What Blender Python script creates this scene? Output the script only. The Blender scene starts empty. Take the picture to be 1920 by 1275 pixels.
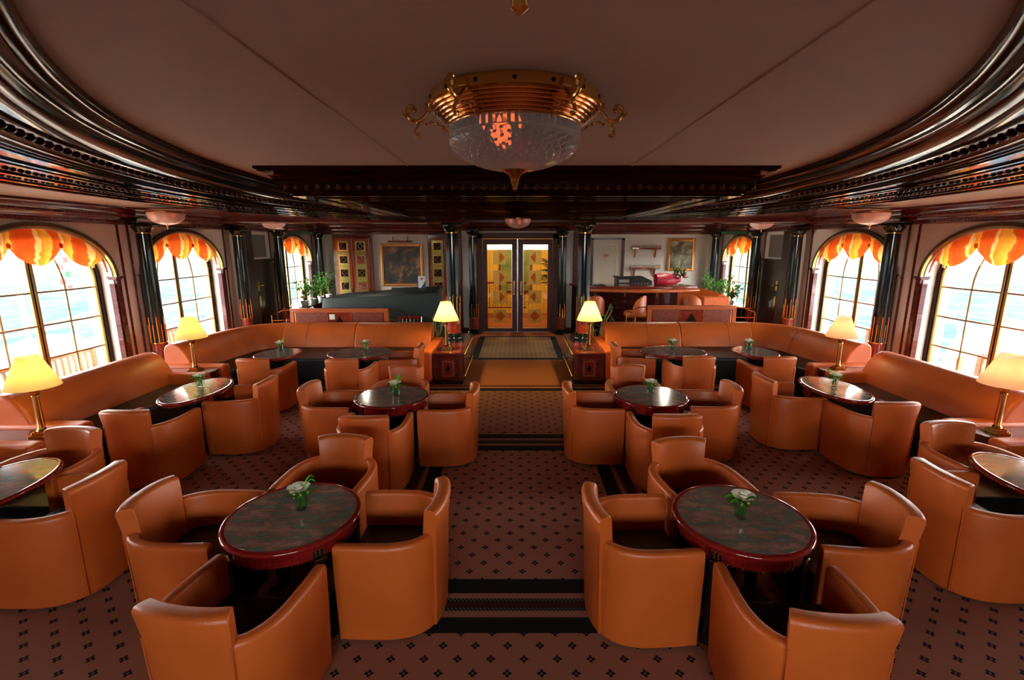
import bpy, math, random
from math import sin, cos, pi, radians as R, sqrt, atan2, hypot
from mathutils import Vector, Matrix
random.seed(7)
sc = bpy.context.scene
COL = sc.collection

# ---------------------------------------------------------------- camera, world, lights, exposure
cam = bpy.data.cameras.new('camera'); camo = bpy.data.objects.new('camera', cam); COL.objects.link(camo)
camo.location = (-.04, 0, 1.95)
camo.rotation_euler = (R(90) - math.atan(179.5/890), 0, 0)
cam.sensor_width = 36; cam.lens = 36*890/1920; cam.shift_x = -7/1920; cam.clip_start = .05; cam.clip_end = 2000
sc.camera = camo
vs = sc.view_settings
sc.display_settings.display_device = 'sRGB'
vs.view_transform = 'Standard'; vs.look = 'None'; vs.gamma = 1; vs.use_curve_mapping = False
vs.exposure = 0.85
sc.cycles.max_bounces = 6; sc.cycles.diffuse_bounces = 3; sc.cycles.glossy_bounces = 3
sc.cycles.transmission_bounces = 5; sc.cycles.transparent_max_bounces = 12
sc.cycles.caustics_reflective = False; sc.cycles.caustics_refractive = False
sc.cycles.sample_clamp_indirect = 4.0
sc.cycles.use_denoising = True

wd = bpy.data.worlds.new('world'); sc.world = wd; wd.use_nodes = True
wn = wd.node_tree.nodes; wl = wd.node_tree.links; wn.clear()
wo = wn.new('ShaderNodeOutputWorld'); wb = wn.new('ShaderNodeBackground')
tc = wn.new('ShaderNodeTexCoord'); sx = wn.new('ShaderNodeSeparateXYZ'); cr = wn.new('ShaderNodeValToRGB')
wl.new(tc.outputs['Generated'], sx.inputs[0]); wl.new(sx.outputs[2], cr.inputs[0]); wl.new(cr.outputs[0], wb.inputs[0]); wl.new(wb.outputs[0], wo.inputs[0])
cr.color_ramp.elements[0].position = 0.0; cr.color_ramp.elements[0].color = (1, .99, .97, 1)
cr.color_ramp.elements[1].position = .6; cr.color_ramp.elements[1].color = (.90, .95, 1, 1)
wb.inputs[1].default_value = 14.0

def light(name, kind, loc, energy, color, size=.1, parent=None, rot=None, sizey=None):
    l = bpy.data.lights.new(name, kind); l.energy = energy; l.color = color
    if kind == 'POINT': l.shadow_soft_size = size
    if kind == 'AREA':
        l.size = size
        if sizey: l.shape = 'RECTANGLE'; l.size_y = sizey
    if kind == 'SUN': l.angle = size
    o = bpy.data.objects.new(name, l); COL.objects.link(o); o.location = loc
    if rot: o.rotation_euler = rot
    if parent: o.parent = parent
    return o
# portals: they only guide the sky light through the windows
for s in (-1, 1):
    for y in (3.39, 5.955, 8.52, 12.7):
        p = light('window_portal', 'AREA', (s*6.2, y, 1.15), 1, (1, 1, 1), 2.1, None, (0, R(-90*s) if s < 0 else R(90), 0), 2.1)
        p.data.cycles.is_portal = True
for x in (-.9, .9):
    p = light('window_portal', 'AREA', (x, -3.45, 2.0), 1, (1, 1, 1), 1.62, None, (R(90), 0, 0), .7)
    p.data.cycles.is_portal = True

# ---------------------------------------------------------------- materials
class NT:
    def __init__(s, name):
        s.m = bpy.data.materials.new(name); s.m.use_nodes = True
        s.n = s.m.node_tree.nodes; s.l = s.m.node_tree.links
        s.b = s.n['Principled BSDF']; s.out = s.n['Material Output']
    def node(s, t, **k):
        q = s.n.new(t)
        for a, v in k.items(): setattr(q, a, v)
        return q
    def set(s, sock, v):
        if hasattr(v, 'is_output'): s.l.new(v, sock)
        else:
            if isinstance(v, tuple) and len(v) == 3 and sock.type == 'RGBA': v = (*v, 1)
            sock.default_value = v
    def math(s, op, a, b=None, c=None):
        q = s.node('ShaderNodeMath', operation=op)
        s.set(q.inputs[0], a)
        if b is not None: s.set(q.inputs[1], b)
        if c is not None: s.set(q.inputs[2], c)
        return q.outputs[0]
    def mix(s, f, a, b):
        q = s.node('ShaderNodeMix', data_type='RGBA')
        s.set(q.inputs[0], f); s.set(q.inputs[6], a); s.set(q.inputs[7], b)
        return q.outputs[2]
    def coord(s, kind='Object', scale=(1, 1, 1), rot=(0, 0, 0)):
        t = s.node('ShaderNodeTexCoord'); mp = s.node('ShaderNodeMapping')
        s.l.new(t.outputs[kind], mp.inputs[0]); mp.inputs[3].default_value = scale; mp.inputs[2].default_value = rot
        return mp.outputs[0]
    def noise(s, vec, scale=5, detail=4, rough=.55, dist=0):
        q = s.node('ShaderNodeTexNoise'); s.l.new(vec, q.inputs['Vector'])
        q.inputs['Scale'].default_value = scale; q.inputs['Detail'].default_value = detail
        q.inputs['Roughness'].default_value = rough; q.inputs['Distortion'].default_value = dist
        return q.outputs[0]
    def ramp(s, f, stops):
        q = s.node('ShaderNodeValToRGB'); s.l.new(f, q.inputs[0]); e = q.color_ramp.elements
        while len(e) < len(stops): e.new(.5)
        for i, (p, c) in enumerate(stops): e[i].position = p; e[i].color = (*c, 1)
        return q.outputs[0]
    def bump(s, h, dist=.01, strength=.5):
        q = s.node('ShaderNodeBump'); q.inputs['Strength'].default_value = strength; q.inputs['Distance'].default_value = dist
        s.l.new(h, q.inputs['Height']); s.l.new(q.outputs[0], s.b.inputs['Normal'])
    def base(s, col=None, rough=None, metal=None, **k):
        if col is not None: s.set(s.b.inputs['Base Color'], col)
        if rough is not None: s.set(s.b.inputs['Roughness'], rough)
        if metal is not None: s.b.inputs['Metallic'].default_value = metal
        for a, v in k.items(): s.set(s.b.inputs[a.replace('_', ' ')], v)
        return s
def plain(name, col, rough=.5, metal=0, var=.0, **k):
    t = NT(name)
    if var:
        v = t.noise(t.coord('Object'), 6, 5)
        c2 = tuple(max(0, c*(1-var)) for c in col)
        t.base(t.mix(v, c2, tuple(min(1, c*(1+var)) for c in col)), rough, metal, **k)
    else: t.base(col, rough, metal, **k)
    return t.m
def leather(name, col, rough=.36):
    t = NT(name); v = t.coord('Object')
    n = t.noise(v, 3.5, 3)
    t.base(t.mix(n, tuple(c*.78 for c in col), tuple(min(1, c*1.15) for c in col)), rough, 0)
    t.b.inputs['Specular IOR Level'].default_value = .5
    vo = t.node('ShaderNodeTexVoronoi'); t.l.new(v, vo.inputs[0]); vo.inputs['Scale'].default_value = 260
    w = t.noise(v, 9, 3)
    t.bump(t.math('ADD', t.math('MULTIPLY', vo.outputs[0], .25), w), .006, .35)
    return t.m
def wood(name, c1, c2, rough=.18, scale=(1, 12, 12), coat=.6):
    t = NT(name); v = t.coord('Object', scale)
    n = t.noise(v, 3, 7, .6, .8)
    t.base(t.ramp(n, [(.3, c1), (.7, c2)]), rough, 0)
    t.b.inputs['Coat Weight'].default_value = coat; t.b.inputs['Coat Roughness'].default_value = .06
    return t.m
M = {}
M['leather'] = leather('orange_leather', (.60, .118, .018))
M['black_leather'] = leather('black_leather', (.006, .009, .010), .40)
M['mahogany'] = wood('mahogany', (.045, .006, .005), (.14, .022, .014))
M['mahogany_dark'] = wood('dark_mahogany', (.012, .003, .003), (.042, .007, .006), .10, (1, 12, 12), 0)
M['mahogany_dark'].node_tree.nodes['Principled BSDF'].inputs['Specular IOR Level'].default_value = .2
M['mahogany_red'] = wood('red_mahogany', (.12, .012, .008), (.30, .04, .018), .14)
M['cherry'] = wood('cherry_wood', (.40, .08, .02), (.58, .14, .04), .25)
M['table_rim'] = wood('table_rim_lacquer', (.16, .006, .006), (.30, .016, .012), .10)
M['walnut'] = wood('dark_walnut_door', (.010, .005, .005), (.030, .012, .010), .35)
M['teak'] = wood('outdoor_teak', (.30, .14, .07), (.48, .25, .13), .6, (1, 9, 9), 0)
M['brass'] = plain('polished_brass', (.80, .50, .16), .16, 1, .15)
M['copper_brass'] = plain('warm_brass', (.78, .38, .14), .14, 1, .15)
M['window_brass'] = plain('window_bar_brass', (.50, .34, .12), .30, 1, .15)
M['black_lacquer'] = plain('black_green_lacquer', (.005, .010, .010), .10, 0, .2)
M['black'] = plain('matt_black', (.008, .008, .009), .5, 0, .2)
M['cream'] = plain('cream_wall_panel', (.64, .59, .52), .55, 0, .06)
M['reveal'] = plain('window_reveal_cream', (.66, .62, .53), .5, 0, .05)
M['peach'] = plain('outer_frame_peach', (.80, .50, .36), .6, 0, .05)
M['arch'] = plain('bronze_painted_arch', (.10, .062, .035), .3, .4, .15)
M['white'] = plain('white_paint', (.78, .78, .74), .5, 0, .05)
M['canvas'] = plain('white_canvas', (.82, .84, .84), .8, 0, .1)
M['steel'] = plain('brushed_steel', (.6, .6, .58), .3, 1, .1)
M['red'] = plain('red_paint', (.6, .03, .03), .4)
M['blue'] = plain('blue_print', (.02, .05, .25), .4)
M['green_sign'] = plain('dark_green_sign', (.01, .10, .03), .4)
M['pink_paper'] = plain('pink_red_paper', (.50, .02, .05), .45, 0, .3)
M['cover'] = leather('dark_green_piano_cover', (.005, .018, .015), .5)
M['mahogany_satin'] = wood('satin_mahogany', (.040, .006, .005), (.12, .018, .012), .5, (1, 12, 12), 0)
t = NT('red_burl'); n = t.noise(t.coord('Object'), 38, 6, .7, .6); t.base(t.ramp(n, [(.35, (.13, .025, .018)), (.65, (.30, .075, .045))]), .3); M['burl'] = t.m
# ceiling
t = NT('ceiling_fabric'); v = t.coord('Object'); n = t.noise(v, 90, 3); n2 = t.noise(v, 1.2, 2)
t.base(t.mix(n2, (.58, .43, .335), (.64, .49, .385)), .75); t.bump(n, .004, .25); M['ceiling'] = t.m
t = NT('side_ceiling'); t.base((.42, .34, .28), .7); M['side_ceiling'] = t.m
# granite
t = NT('granite_top'); v = t.coord('Object', (1, 2.6, 1), (0, 0, .3)); n = t.noise(v, 7, 8, .7, .6); n2 = t.noise(t.coord('Object'), 60, 4)
c = t.ramp(n, [(.34, (.26, .28, .21)), (.45, (.12, .15, .12)), (.52, (.34, .15, .10)), (.64, (.46, .25, .18))])
t.base(t.mix(t.math('MULTIPLY', n2, .6), c, (.08, .07, .06)), .10); t.b.inputs['Coat Weight'].default_value = .25; t.b.inputs['Coat Roughness'].default_value = .03
M['granite'] = t.m
# fluted glass of the chandelier
t = NT('cut_glass'); t.base((.92, .94, .92), .08, 0, Transmission_Weight=.16, IOR=1.5); M['cut_glass'] = t.m
t = NT('alabaster_glass'); n = t.noise(t.coord('Object'), 8, 3)
t.base(t.mix(n, (.78, .60, .54), (.88, .74, .68)), .25, 0, Transmission_Weight=.15); M['alabaster'] = t.m
t = NT('vase_glass'); t.base((.85, .93, .90), .03, 0, Transmission_Weight=.9, IOR=1.3); 
def thin_glass(name, tint, refl=.12):
    t = NT(name); t.n.remove(t.b)
    tr = t.node('ShaderNodeBsdfTransparent'); gl = t.node('ShaderNodeBsdfGlossy'); mx = t.node('ShaderNodeMixShader')
    tr.inputs[0].default_value = (*tint, 1); gl.inputs['Roughness'].default_value = .02
    fr = t.node('ShaderNodeLayerWeight'); fr.inputs[0].default_value = .5
    k = t.math('ADD', t.math('MULTIPLY', t.math('POWER', fr.outputs[1], 5), .45), .035)
    t.l.new(k, mx.inputs[0]); t.l.new(tr.outputs[0], mx.inputs[1]); t.l.new(gl.outputs[0], mx.inputs[2]); t.l.new(mx.outputs[0], t.out.inputs[0])
    return t.m
M['pane'] = thin_glass('window_pane', (.96, .98, .97))
M['vase_glass'] = thin_glass('vase_glass', (.88, .96, .92))
M['door_glass'] = thin_glass('door_glass', (.95, .93, .85))
def translucent(name, colnode_fn, f=.5, emit=None, es=0):
    t = NT(name); t.n.remove(t.b)
    d = t.node('ShaderNodeBsdfDiffuse'); tl = t.node('ShaderNodeBsdfTranslucent'); mx = t.node('ShaderNodeMixShader')
    c = colnode_fn(t)
    t.set(d.inputs[0], c); t.set(tl.inputs[0], c); mx.inputs[0].default_value = f
    t.l.new(d.outputs[0], mx.inputs[1]); t.l.new(tl.outputs[0], mx.inputs[2])
    o = mx.outputs[0]
    if emit:
        e = t.node('ShaderNodeEmission'); e.inputs[0].default_value = (*emit, 1); e.inputs[1].default_value = es
        ad = t.node('ShaderNodeAddShader'); t.l.new(o, ad.inputs[0]); t.l.new(e.outputs[0], ad.inputs[1]); o = ad.outputs[0]
    t.l.new(o, t.out.inputs[0]); return t.m
M['shade'] = translucent('lamp_shade', lambda t: (.86, .68, .36), .55)
M['shade_peach'] = translucent('peach_lamp_shade', lambda t: (.84, .56, .42), .5)
M['shade_centre'] = translucent('lamp_shade_bright', lambda t: (.50, .47, .20), .6)
def frosted(name, col, tr_):
    t = NT(name); t.n.remove(t.b); tr = t.node('ShaderNodeBsdfTransparent'); d = t.node('ShaderNodeBsdfTranslucent'); mx = t.node('ShaderNodeMixShader')
    tr.inputs[0].default_value = (*col, 1); d.inputs[0].default_value = (*col, 1); mx.inputs[0].default_value = 1-tr_
    t.l.new(tr.outputs[0], mx.inputs[1]); t.l.new(d.outputs[0], mx.inputs[2]); t.l.new(mx.outputs[0], t.out.inputs[0]); return t.m
M['frost'] = frosted('frosted_glass', (.64, .62, .50), .5)
M['frost_dark'] = frosted('frosted_amber_glass', (.85, .50, .42), .6)
def valance_col(t):
    v = t.coord('Object', (1, 1, 1)); s_ = t.node('ShaderNodeSeparateXYZ'); t.l.new(v, s_.inputs[0])
    n = t.noise(v, 2.6, 3)
    u = t.math('ADD', s_.outputs[1], t.math('MULTIPLY', n, .38))
    w = t.math('FRACT', t.math('MULTIPLY', u, 2.7))
    return t.ramp(w, [(0.0, (.60, .055, .008)), (.34, (.66, .085, .010)), (.38, (.80, .42, .12)), (.48, (.82, .42, .11)), (.51, (.72, .16, .015)), (.56, (.74, .22, .02)), (.72, (.80, .30, .025)), (.80, (.80, .34, .05)), (.84, (.68, .10, .01)), (1.0, (.60, .055, .008))])
M['valance'] = translucent('striped_valance', valance_col, .5)
M['leaf'] = translucent('green_leaf', lambda t: t.mix(t.noise(t.coord('Object'), 14, 2), (.02, .10, .015), (.10, .30, .04)), .25)
M['leaf_bright'] = translucent('bright_leaf', lambda t: (.10, .50, .03), .25)
M['leaf_dark'] = translucent('dark_leaf', lambda t: t.mix(t.noise(t.coord('Object'), 14, 2), (.01, .05, .012), (.04, .15, .04)), .2)
M['petal'] = translucent('white_rose', lambda t: (.95, .90, .72), .3)
M['bulb_glow'] = NT('bulb_glow').base((0, 0, 0), .5, 0, Emission_Color=(1, .10, .02), Emission_Strength=1.3).m
M['glow_warm'] = NT('lamp_bulb').base((0, 0, 0), .5, 0, Emission_Color=(1, .75, .35), Emission_Strength=8.0).m
# carpet
t = NT('patterned_carpet')
tc_ = t.node('ShaderNodeTexCoord'); sp = t.node('ShaderNodeSeparateXYZ'); t.l.new(tc_.outputs['Object'], sp.inputs[0])
X_, Y_ = sp.outputs[0], sp.outputs[1]
mt = t.math
def tri(u, off, per):
    q = mt('FRACT', mt('ADD', mt('DIVIDE', u, per), .5 + off)); return mt('MULTIPLY', mt('ABSOLUTE', mt('SUBTRACT', q, .5)), per)
def motif(ox, oy):
    a = tri(X_, ox, .16); b = tri(mt('SUBTRACT', Y_, .0635), oy, .1555)
    s_ = mt('ADD', a, b)
    m1 = mt('LESS_THAN', s_, .0235); m2 = mt('GREATER_THAN', s_, .006); m3 = mt('LESS_THAN', mt('MINIMUM', a, b), .0078)
    return mt('MULTIPLY', mt('MULTIPLY', m1, m2), m3)
mot = mt('MAXIMUM', motif(0, 0), motif(.5, .5))
n = t.noise(tc_.outputs['Object'], 240, 3, .7); n2 = t.noise(tc_.outputs['Object'], 1.3, 3)
pink = t.mix(n, (.25, .088, .056), (.46, .180, .112))
pink = t.mix(t.math('MULTIPLY', n2, .35), pink, (.26, .095, .06))
blk = t.mix(n, (.006, .005, .006), (.022, .016, .018))
q = mt('MAXIMUM', mt('SUBTRACT', mt('ABSOLUTE', X_), .685), mt('SUBTRACT', mt('ABSOLUTE', mt('SUBTRACT', Y_, 3.38)), .896))
def rng(v, a, b): return mt('MULTIPLY', mt('GREATER_THAN', v, a), mt('LESS_THAN', v, b))
frame = rng(q, 0, .40)
black = mt('ADD', rng(q, 0, .117), rng(q, .295, .40))
pat = rng(q, .158, .25)
chain = mt('ADD', rng(q, .160, .180), rng(q, .228, .248))
chk = mt('GREATER_THAN', mt('FRACT', mt('MULTIPLY', mt('ADD', X_, Y_), 45)), .55)
far = rng(Y_, 6.18, 6.30); farred = rng(Y_, 6.375, 6.43); farline = rng(Y_, 6.30, 6.315)
col = t.mix(mt('MULTIPLY', mot, mt('SUBTRACT', 1, frame)), pink, blk)
col = t.mix(mt('MINIMUM', black, 1), col, blk)
col = t.mix(pat, col, (.055, .012, .012))
col = t.mix(chain, col, t.mix(mt('MULTIPLY', chk, .5), (.008, .008, .01), (.22, .20, .18)))
col = t.mix(mt('GREATER_THAN', Y_, 6.30), col, t.mix(n, (.36, .105, .045), (.55, .19, .085)))
col = t.mix(far, col, blk); col = t.mix(farred, col, (.07, .015, .012)); col = t.mix(farline, col, (.35, .2, .15))
t.base(col, .92); t.b.inputs['Specular IOR Level'].default_value = .15
t.bump(n, .006, .6); M['carpet'] = t.m
# rug
t = NT('rug_pattern'); tc_ = t.node('ShaderNodeTexCoord'); sp = t.node('ShaderNodeSeparateXYZ'); t.l.new(tc_.outputs['Object'], sp.inputs[0]); X_, Y_ = sp.outputs[0], sp.outputs[1]; mt = t.math
mot = mt('MAXIMUM', motif(0, 0), motif(.5, .5)); n = t.noise(tc_.outputs['Object'], 240, 3, .7)
q = mt('MAXIMUM', mt('SUBTRACT', mt('ABSOLUTE', X_), .69), mt('SUBTRACT', mt('ABSOLUTE', Y_), .94))
col = t.mix(mot, t.mix(n, (.42, .23, .11), (.62, .37, .19)), (.03, .012, .01)); col = t.mix(mt('GREATER_THAN', q, 0), col, (.010, .009, .009))
t.base(col, .92); M['rug'] = t.m
# gold panel with stripes for cabinets
t = NT('gold_striped_glass'); v = t.coord('Object'); s_ = t.node('ShaderNodeSeparateXYZ'); t.l.new(v, s_.inputs[0])
st = t.math('GREATER_THAN', t.math('FRACT', t.math('MULTIPLY', s_.outputs[0], 45)), .5)
t.base(t.mix(st, (.50, .38, .10), (.12, .09, .03)), .25, .6); M['gold_stripe'] = t.m
# generic paintings
t = NT('dark_canvas'); v = t.coord('Object'); n = t.noise(v, 3.2, 5, .6, .5)
t.base(t.ramp(n, [(.38, (.008, .014, .012)), (.5, (.03, .04, .035)), (.58, (.16, .07, .035)), (.66, (.30, .15, .09))]), .35); M['canvas_dark'] = t.m
t = NT('garden_canvas'); v = t.coord('Object'); n = t.noise(v, 4.2, 5, .6, .5)
t.base(t.ramp(n, [(.34, (.04, .03, .02)), (.48, (.14, .14, .08)), (.58, (.30, .30, .18)), (.7, (.45, .42, .28))]), .35); M['canvas_light'] = t.m
t = NT('lobby_canvas'); v = t.coord('Object'); n = t.noise(v, 2.2, 4)
t.base(t.ramp(n, [(.35, (.10, .20, .06)), (.6, (.32, .36, .12))]), .5); M['canvas_green'] = t.m
t = NT('lobby_wallpaper'); v = t.coord('Object'); s_ = t.node('ShaderNodeSeparateXYZ'); t.l.new(v, s_.inputs[0])
st = t.math('GREATER_THAN', t.math('FRACT', t.math('MULTIPLY', s_.outputs[0], 9)), .9)
t.base(t.mix(st, (.86, .56, .12), (.50, .28, .05)), .6); M['lobby_wall'] = t.m
# sea
t = NT('sea_water'); v = t.coord('Object', (1, .35, 1)); n = t.noise(v, .35, 8, .65, .4)
t.base(t.ramp(n, [(.33, (.006, .020, .036)), (.47, (.016, .033, .044)), (.62, (.048, .056, .060))]), .9); t.b.inputs['Specular IOR Level'].default_value = .05; M['sea'] = t.m
M['deck'] = wood('deck_planks', (.34, .24, .17), (.48, .36, .26), .6, (12, 1, 12), 0)

# ---------------------------------------------------------------- mesh helpers
class MB:
    def __init__(s): s.v = []; s.f = []
    def add(s, verts, faces, mx=None):
        o = len(s.v)
        s.v += [tuple(mx @ Vector(p)) if mx else tuple(p) for p in verts]
        s.f += [tuple(i+o for i in f) for f in faces]; return s
    def box(s, x0, x1, y0, y1, z0, z1, mx=None):
        v = [(x0,y0,z0),(x1,y0,z0),(x1,y1,z0),(x0,y1,z0),(x0,y0,z1),(x1,y0,z1),(x1,y1,z1),(x0,y1,z1)]
        return s.add(v, [(0,3,2,1),(4,5,6,7),(0,1,5,4),(1,2,6,5),(2,3,7,6),(3,0,4,7)], mx)
    def prism(s, pts, z0, z1, mx=None):
        n = len(pts)
        if sum(pts[i][0]*pts[(i+1) % n][1]-pts[(i+1) % n][0]*pts[i][1] for i in range(n)) < 0: pts = pts[::-1]
        v = [(x, y, z0) for x, y in pts]+[(x, y, z1) for x, y in pts]
        f = [tuple(range(n))[::-1], tuple(range(n, 2*n))]+[(i, (i+1) % n, (i+1) % n+n, i+n) for i in range(n)]
        return s.add(v, f, mx)
    def lathe(s, prof, n=24, mx=None, ex=1, ey=1, fl=None, a0=0, cap=True):
        v = []; f = []
        for k, (r, z) in enumerate(prof):
            for i in range(n):
                a = a0+2*pi*i/n; rr = r*(fl(k, i, a) if fl else 1)
                v.append((rr*cos(a)*ex, rr*sin(a)*ey, z))
        m = len(prof)
        for k in range(m-1):
            for i in range(n):
                j = (i+1) % n; f.append((k*n+i, k*n+j, (k+1)*n+j, (k+1)*n+i))
        if cap:
            if prof[0][0] > 1e-5: f.append(tuple(range(n))[::-1])
            if prof[-1][0] > 1e-5: f.append(tuple((m-1)*n+i for i in range(n)))
        return s.add(v, f, mx)
    def tube(s, pts, r, n=8, closed=False, mx=None):
        P = [Vector(p) for p in pts]; m = len(P); v = []; f = []
        for k in range(m):
            if closed: d = P[(k+1) % m]-P[k-1]
            else: d = P[min(k+1, m-1)]-P[max(k-1, 0)]
            d.normalize(); up = Vector((0, 0, 1)) if abs(d.z) < .9 else Vector((1, 0, 0))
            a = d.cross(up).normalized(); b = a.cross(d)
            rr = r[k] if isinstance(r, (list, tuple)) else r
            for i in range(n):
                t_ = 2*pi*i/n; v.append(tuple(P[k]+a*(rr*cos(t_))+b*(rr*sin(t_))))
        for k in range(m if closed else m-1):
            k2 = (k+1) % m
            for i in range(n): j = (i+1) % n; f.append((k*n+i, k*n+j, k2*n+j, k2*n+i))
        if not closed: f += [tuple(range(n)), tuple((m-1)*n+i for i in range(n))[::-1]]
        return s.add(v, f, mx)
    def ball(s, c, r, n=8, m=5, sc_=(1, 1, 1)):
        pr = [(max(1e-6, sin(pi*k/m)), -cos(pi*k/m)) for k in range(m+1)]
        mx = Matrix.Translation(c) @ Matrix.Diagonal((r*sc_[0], r*sc_[1], r*sc_[2], 1))
        return s.lathe(pr, n, mx, cap=False)
    def sweep(s, path, prof, closed=False, mx=None, cap=True, mod=None):
        """path: 2D points; prof: (d,z) with d measured to the right-hand normal of travel"""
        m = len(path); n = len(prof); v = []; f = []
        for k, (x, y) in enumerate(path):
            p0 = path[k-1] if (closed or k > 0) else None; p1 = path[(k+1) % m] if (closed or k < m-1) else None
            def nrm(a, b):
                dx, dy = b[0]-a[0], b[1]-a[1]; L = hypot(dx, dy) or 1; return (dy/L, -dx/L)
            if p0 is None: nx, ny = nrm((x, y), p1)
            elif p1 is None: nx, ny = nrm(p0, (x, y))
            else:
                a = nrm(p0, (x, y)); b = nrm((x, y), p1); nx, ny = a[0]+b[0], a[1]+b[1]; L = hypot(nx, ny) or 1; nx /= L; ny /= L
                c_ = max(.35, nx*a[0]+ny*a[1]); nx /= c_; ny /= c_
            for (d, z) in prof:
                q = (x+nx*d, y+ny*d, z); v.append(mod(q, k/(m-1 if m > 1 else 1)) if mod else q)
        for k in range(m if closed else m-1):
            k2 = (k+1) % m
            for i in range(n): j = (i+1) % n; f.append((k*n+i, k*n+j, k2*n+j, k2*n+i))
        if cap and not closed: f += [tuple(range(n)), tuple((m-1)*n+i for i in range(n))[::-1]]
        return s.add(v, f, mx)
    def build(s, name, mat, parent=None, smooth=35, bevel=0, seg=2, kind=None, label=None, recalc=True):
        me = bpy.data.meshes.new(name); me.from_pydata(s.v, [], s.f)
        if recalc:
            import bmesh
            b = bmesh.new(); b.from_mesh(me); bmesh.ops.recalc_face_normals(b, faces=b.faces); b.to_mesh(me); b.free()
        me.materials.append(M[mat] if isinstance(mat, str) else mat)
        if smooth: me.shade_smooth(); me.set_sharp_from_angle(angle=R(smooth))
        o = bpy.data.objects.new(name, me); COL.objects.link(o)
        if parent: o.parent = parent
        if bevel:
            md = o.modifiers.new('bevel', 'BEVEL'); md.width = bevel; md.segments = seg; md.limit_method = 'ANGLE'; md.angle_limit = R(40)
        if kind: o['kind'] = kind
        if label: o['label'] = label
        return o
def thing(name, label, cat, loc=(0, 0, 0), rz=0, group=None):
    o = bpy.data.objects.new(name, None); COL.objects.link(o); o.location = loc; o.rotation_euler = (0, 0, rz)
    o.empty_display_size = .1
    o['label'] = label; o['category'] = cat
    if group: o['group'] = group
    return o
def tag(o, label, cat, group=None):
    o['label'] = label; o['category'] = cat
    if group: o['group'] = group
    return o
def struct(name, mb, mat, parent=None, **k):
    o = mb.build(name, mat, parent, **k)
    if not parent: o['kind'] = 'structure'
    return o
def dup(root, loc, rz, label, group=None):
    def cp(o, par):
        c = o.copy(); COL.objects.link(c); c.parent = par
        for ch in kids.get(o.name, []): cp(ch, c)
        return c
    kids = {}
    for o in root.children_recursive: kids.setdefault(o.parent.name, []).append(o)
    r = cp(root, None); r.location = loc; r.rotation_euler = (0, 0, rz); r['label'] = label
    if group: r['group'] = group
    return r
class Proto:
    def __init__(s, maker): s.mk = maker; s.o = None; s.used = False
    def put(s, loc, rz, label, group=None):
        if s.o is None:
            s.o = s.mk(); o = s.o; o.location = loc; o.rotation_euler = (0, 0, rz); o['label'] = label
            if group: o['group'] = group
            return o
        return dup(s.o, loc, rz, label, group)
def smooth_path(pts, n=8, closed=False):
    out = []; m = len(pts)
    for k in range(m if closed else m-1):
        g = lambda i: pts[i % m] if closed else pts[min(max(i, 0), m-1)]
        p0, p1, p2, p3 = g(k-1), g(k), g(k+1), g(k+2)
        for i in range(n):
            t_ = i/n
            out.append(tuple(.5*((2*p1[c])+(-p0[c]+p2[c])*t_+(2*p0[c]-5*p1[c]+4*p2[c]-p3[c])*t_*t_+(-p0[c]+3*p1[c]-3*p2[c]+p3[c])*t_**3) for c in range(len(p1))))
    if not closed: out.append(tuple(pts[-1]))
    return out
def T(x, y, z, rz=0): return Matrix.Translation((x, y, z)) @ Matrix.Rotation(rz, 4, 'Z')

# ================================================================ STRUCTURE
XW = 5.9; YB = 14.3; YF = -3.3
floor = struct('floor', MB().box(-6.3, 6.3, YF-.1, YB+.1, -.05, 0), 'carpet', smooth=0)
struct('ceiling', MB().box(-4.6, 4.6, -.7, 10.2, 2.70, 2.75), 'ceiling', smooth=0)
for s in (-1, 1):
    struct('trim_1', MB().box(s*1.09-.006, s*1.09+.006, -.7, 5.0, 2.694, 2.70), 'ceiling', smooth=0)

# oval ceiling ring ------------------------------------------------
half = [(0, .50), (.66, .74), (1.20, 1.19), (1.60, 1.67), (1.83, 1.98), (2.05, 2.32), (2.32, 2.83), (2.54, 3.40), (2.76, 4.20), (2.87, 5.0), (2.91, 5.85), (2.82, 6.7), (2.52, 7.5), (1.9, 8.15), (1.0, 8.52), (0, 8.62)]
CXR = -.04
oval = [(x+CXR, y) for x, y in smooth_path([(x*.985, y) for x, y in half]+[(-x*.985, y) for x, y in half[-2:0:-1]], 6, True)]   # counter-clockwise seen from above: outward is right-hand
ring = [(0, 2.72), (0, 2.668), (.012, 2.666), (.014, 2.648), (.03, 2.644), (.038, 2.634), (.05, 2.630), (.058, 2.612), (.075, 2.608), (.082, 2.592), (.095, 2.589), (.105, 2.578),
        (.108, 2.572), (.122, 2.556), (.145, 2.540), (.175, 2.529), (.21, 2.522), (.245, 2.519), (.248, 2.506), (.258, 2.503), (.262, 2.512), (.352, 2.478), (.356, 2.468), (.372, 2.464), (.378, 2.467), (.398, 2.466), (.402, 2.458), (.422, 2.457), (.426, 2.449), (.446, 2.448), (.45, 2.440), (.47, 2.438),
        (.475, 2.450), (.60, 2.444), (.605, 2.432), (.625, 2.430), (.630, 2.436), (.655, 2.434), (.66, 2.425), (.69, 2.423), (.695, 2.436), (.90, 2.430), (.905, 2.418), (.93, 2.416), (.935, 2.424), (1.09, 2.418), (1.095, 2.408), (1.13, 2.406), (1.135, 2.414), (1.20, 2.410), (1.205, 2.400), (1.235, 2.398), (1.25, 2.405), (1.25, 2.50), (1.25, 2.72)]
ringo = struct('trim_2', MB().sweep(oval, ring, True), 'mahogany_dark', smooth=50)
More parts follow.
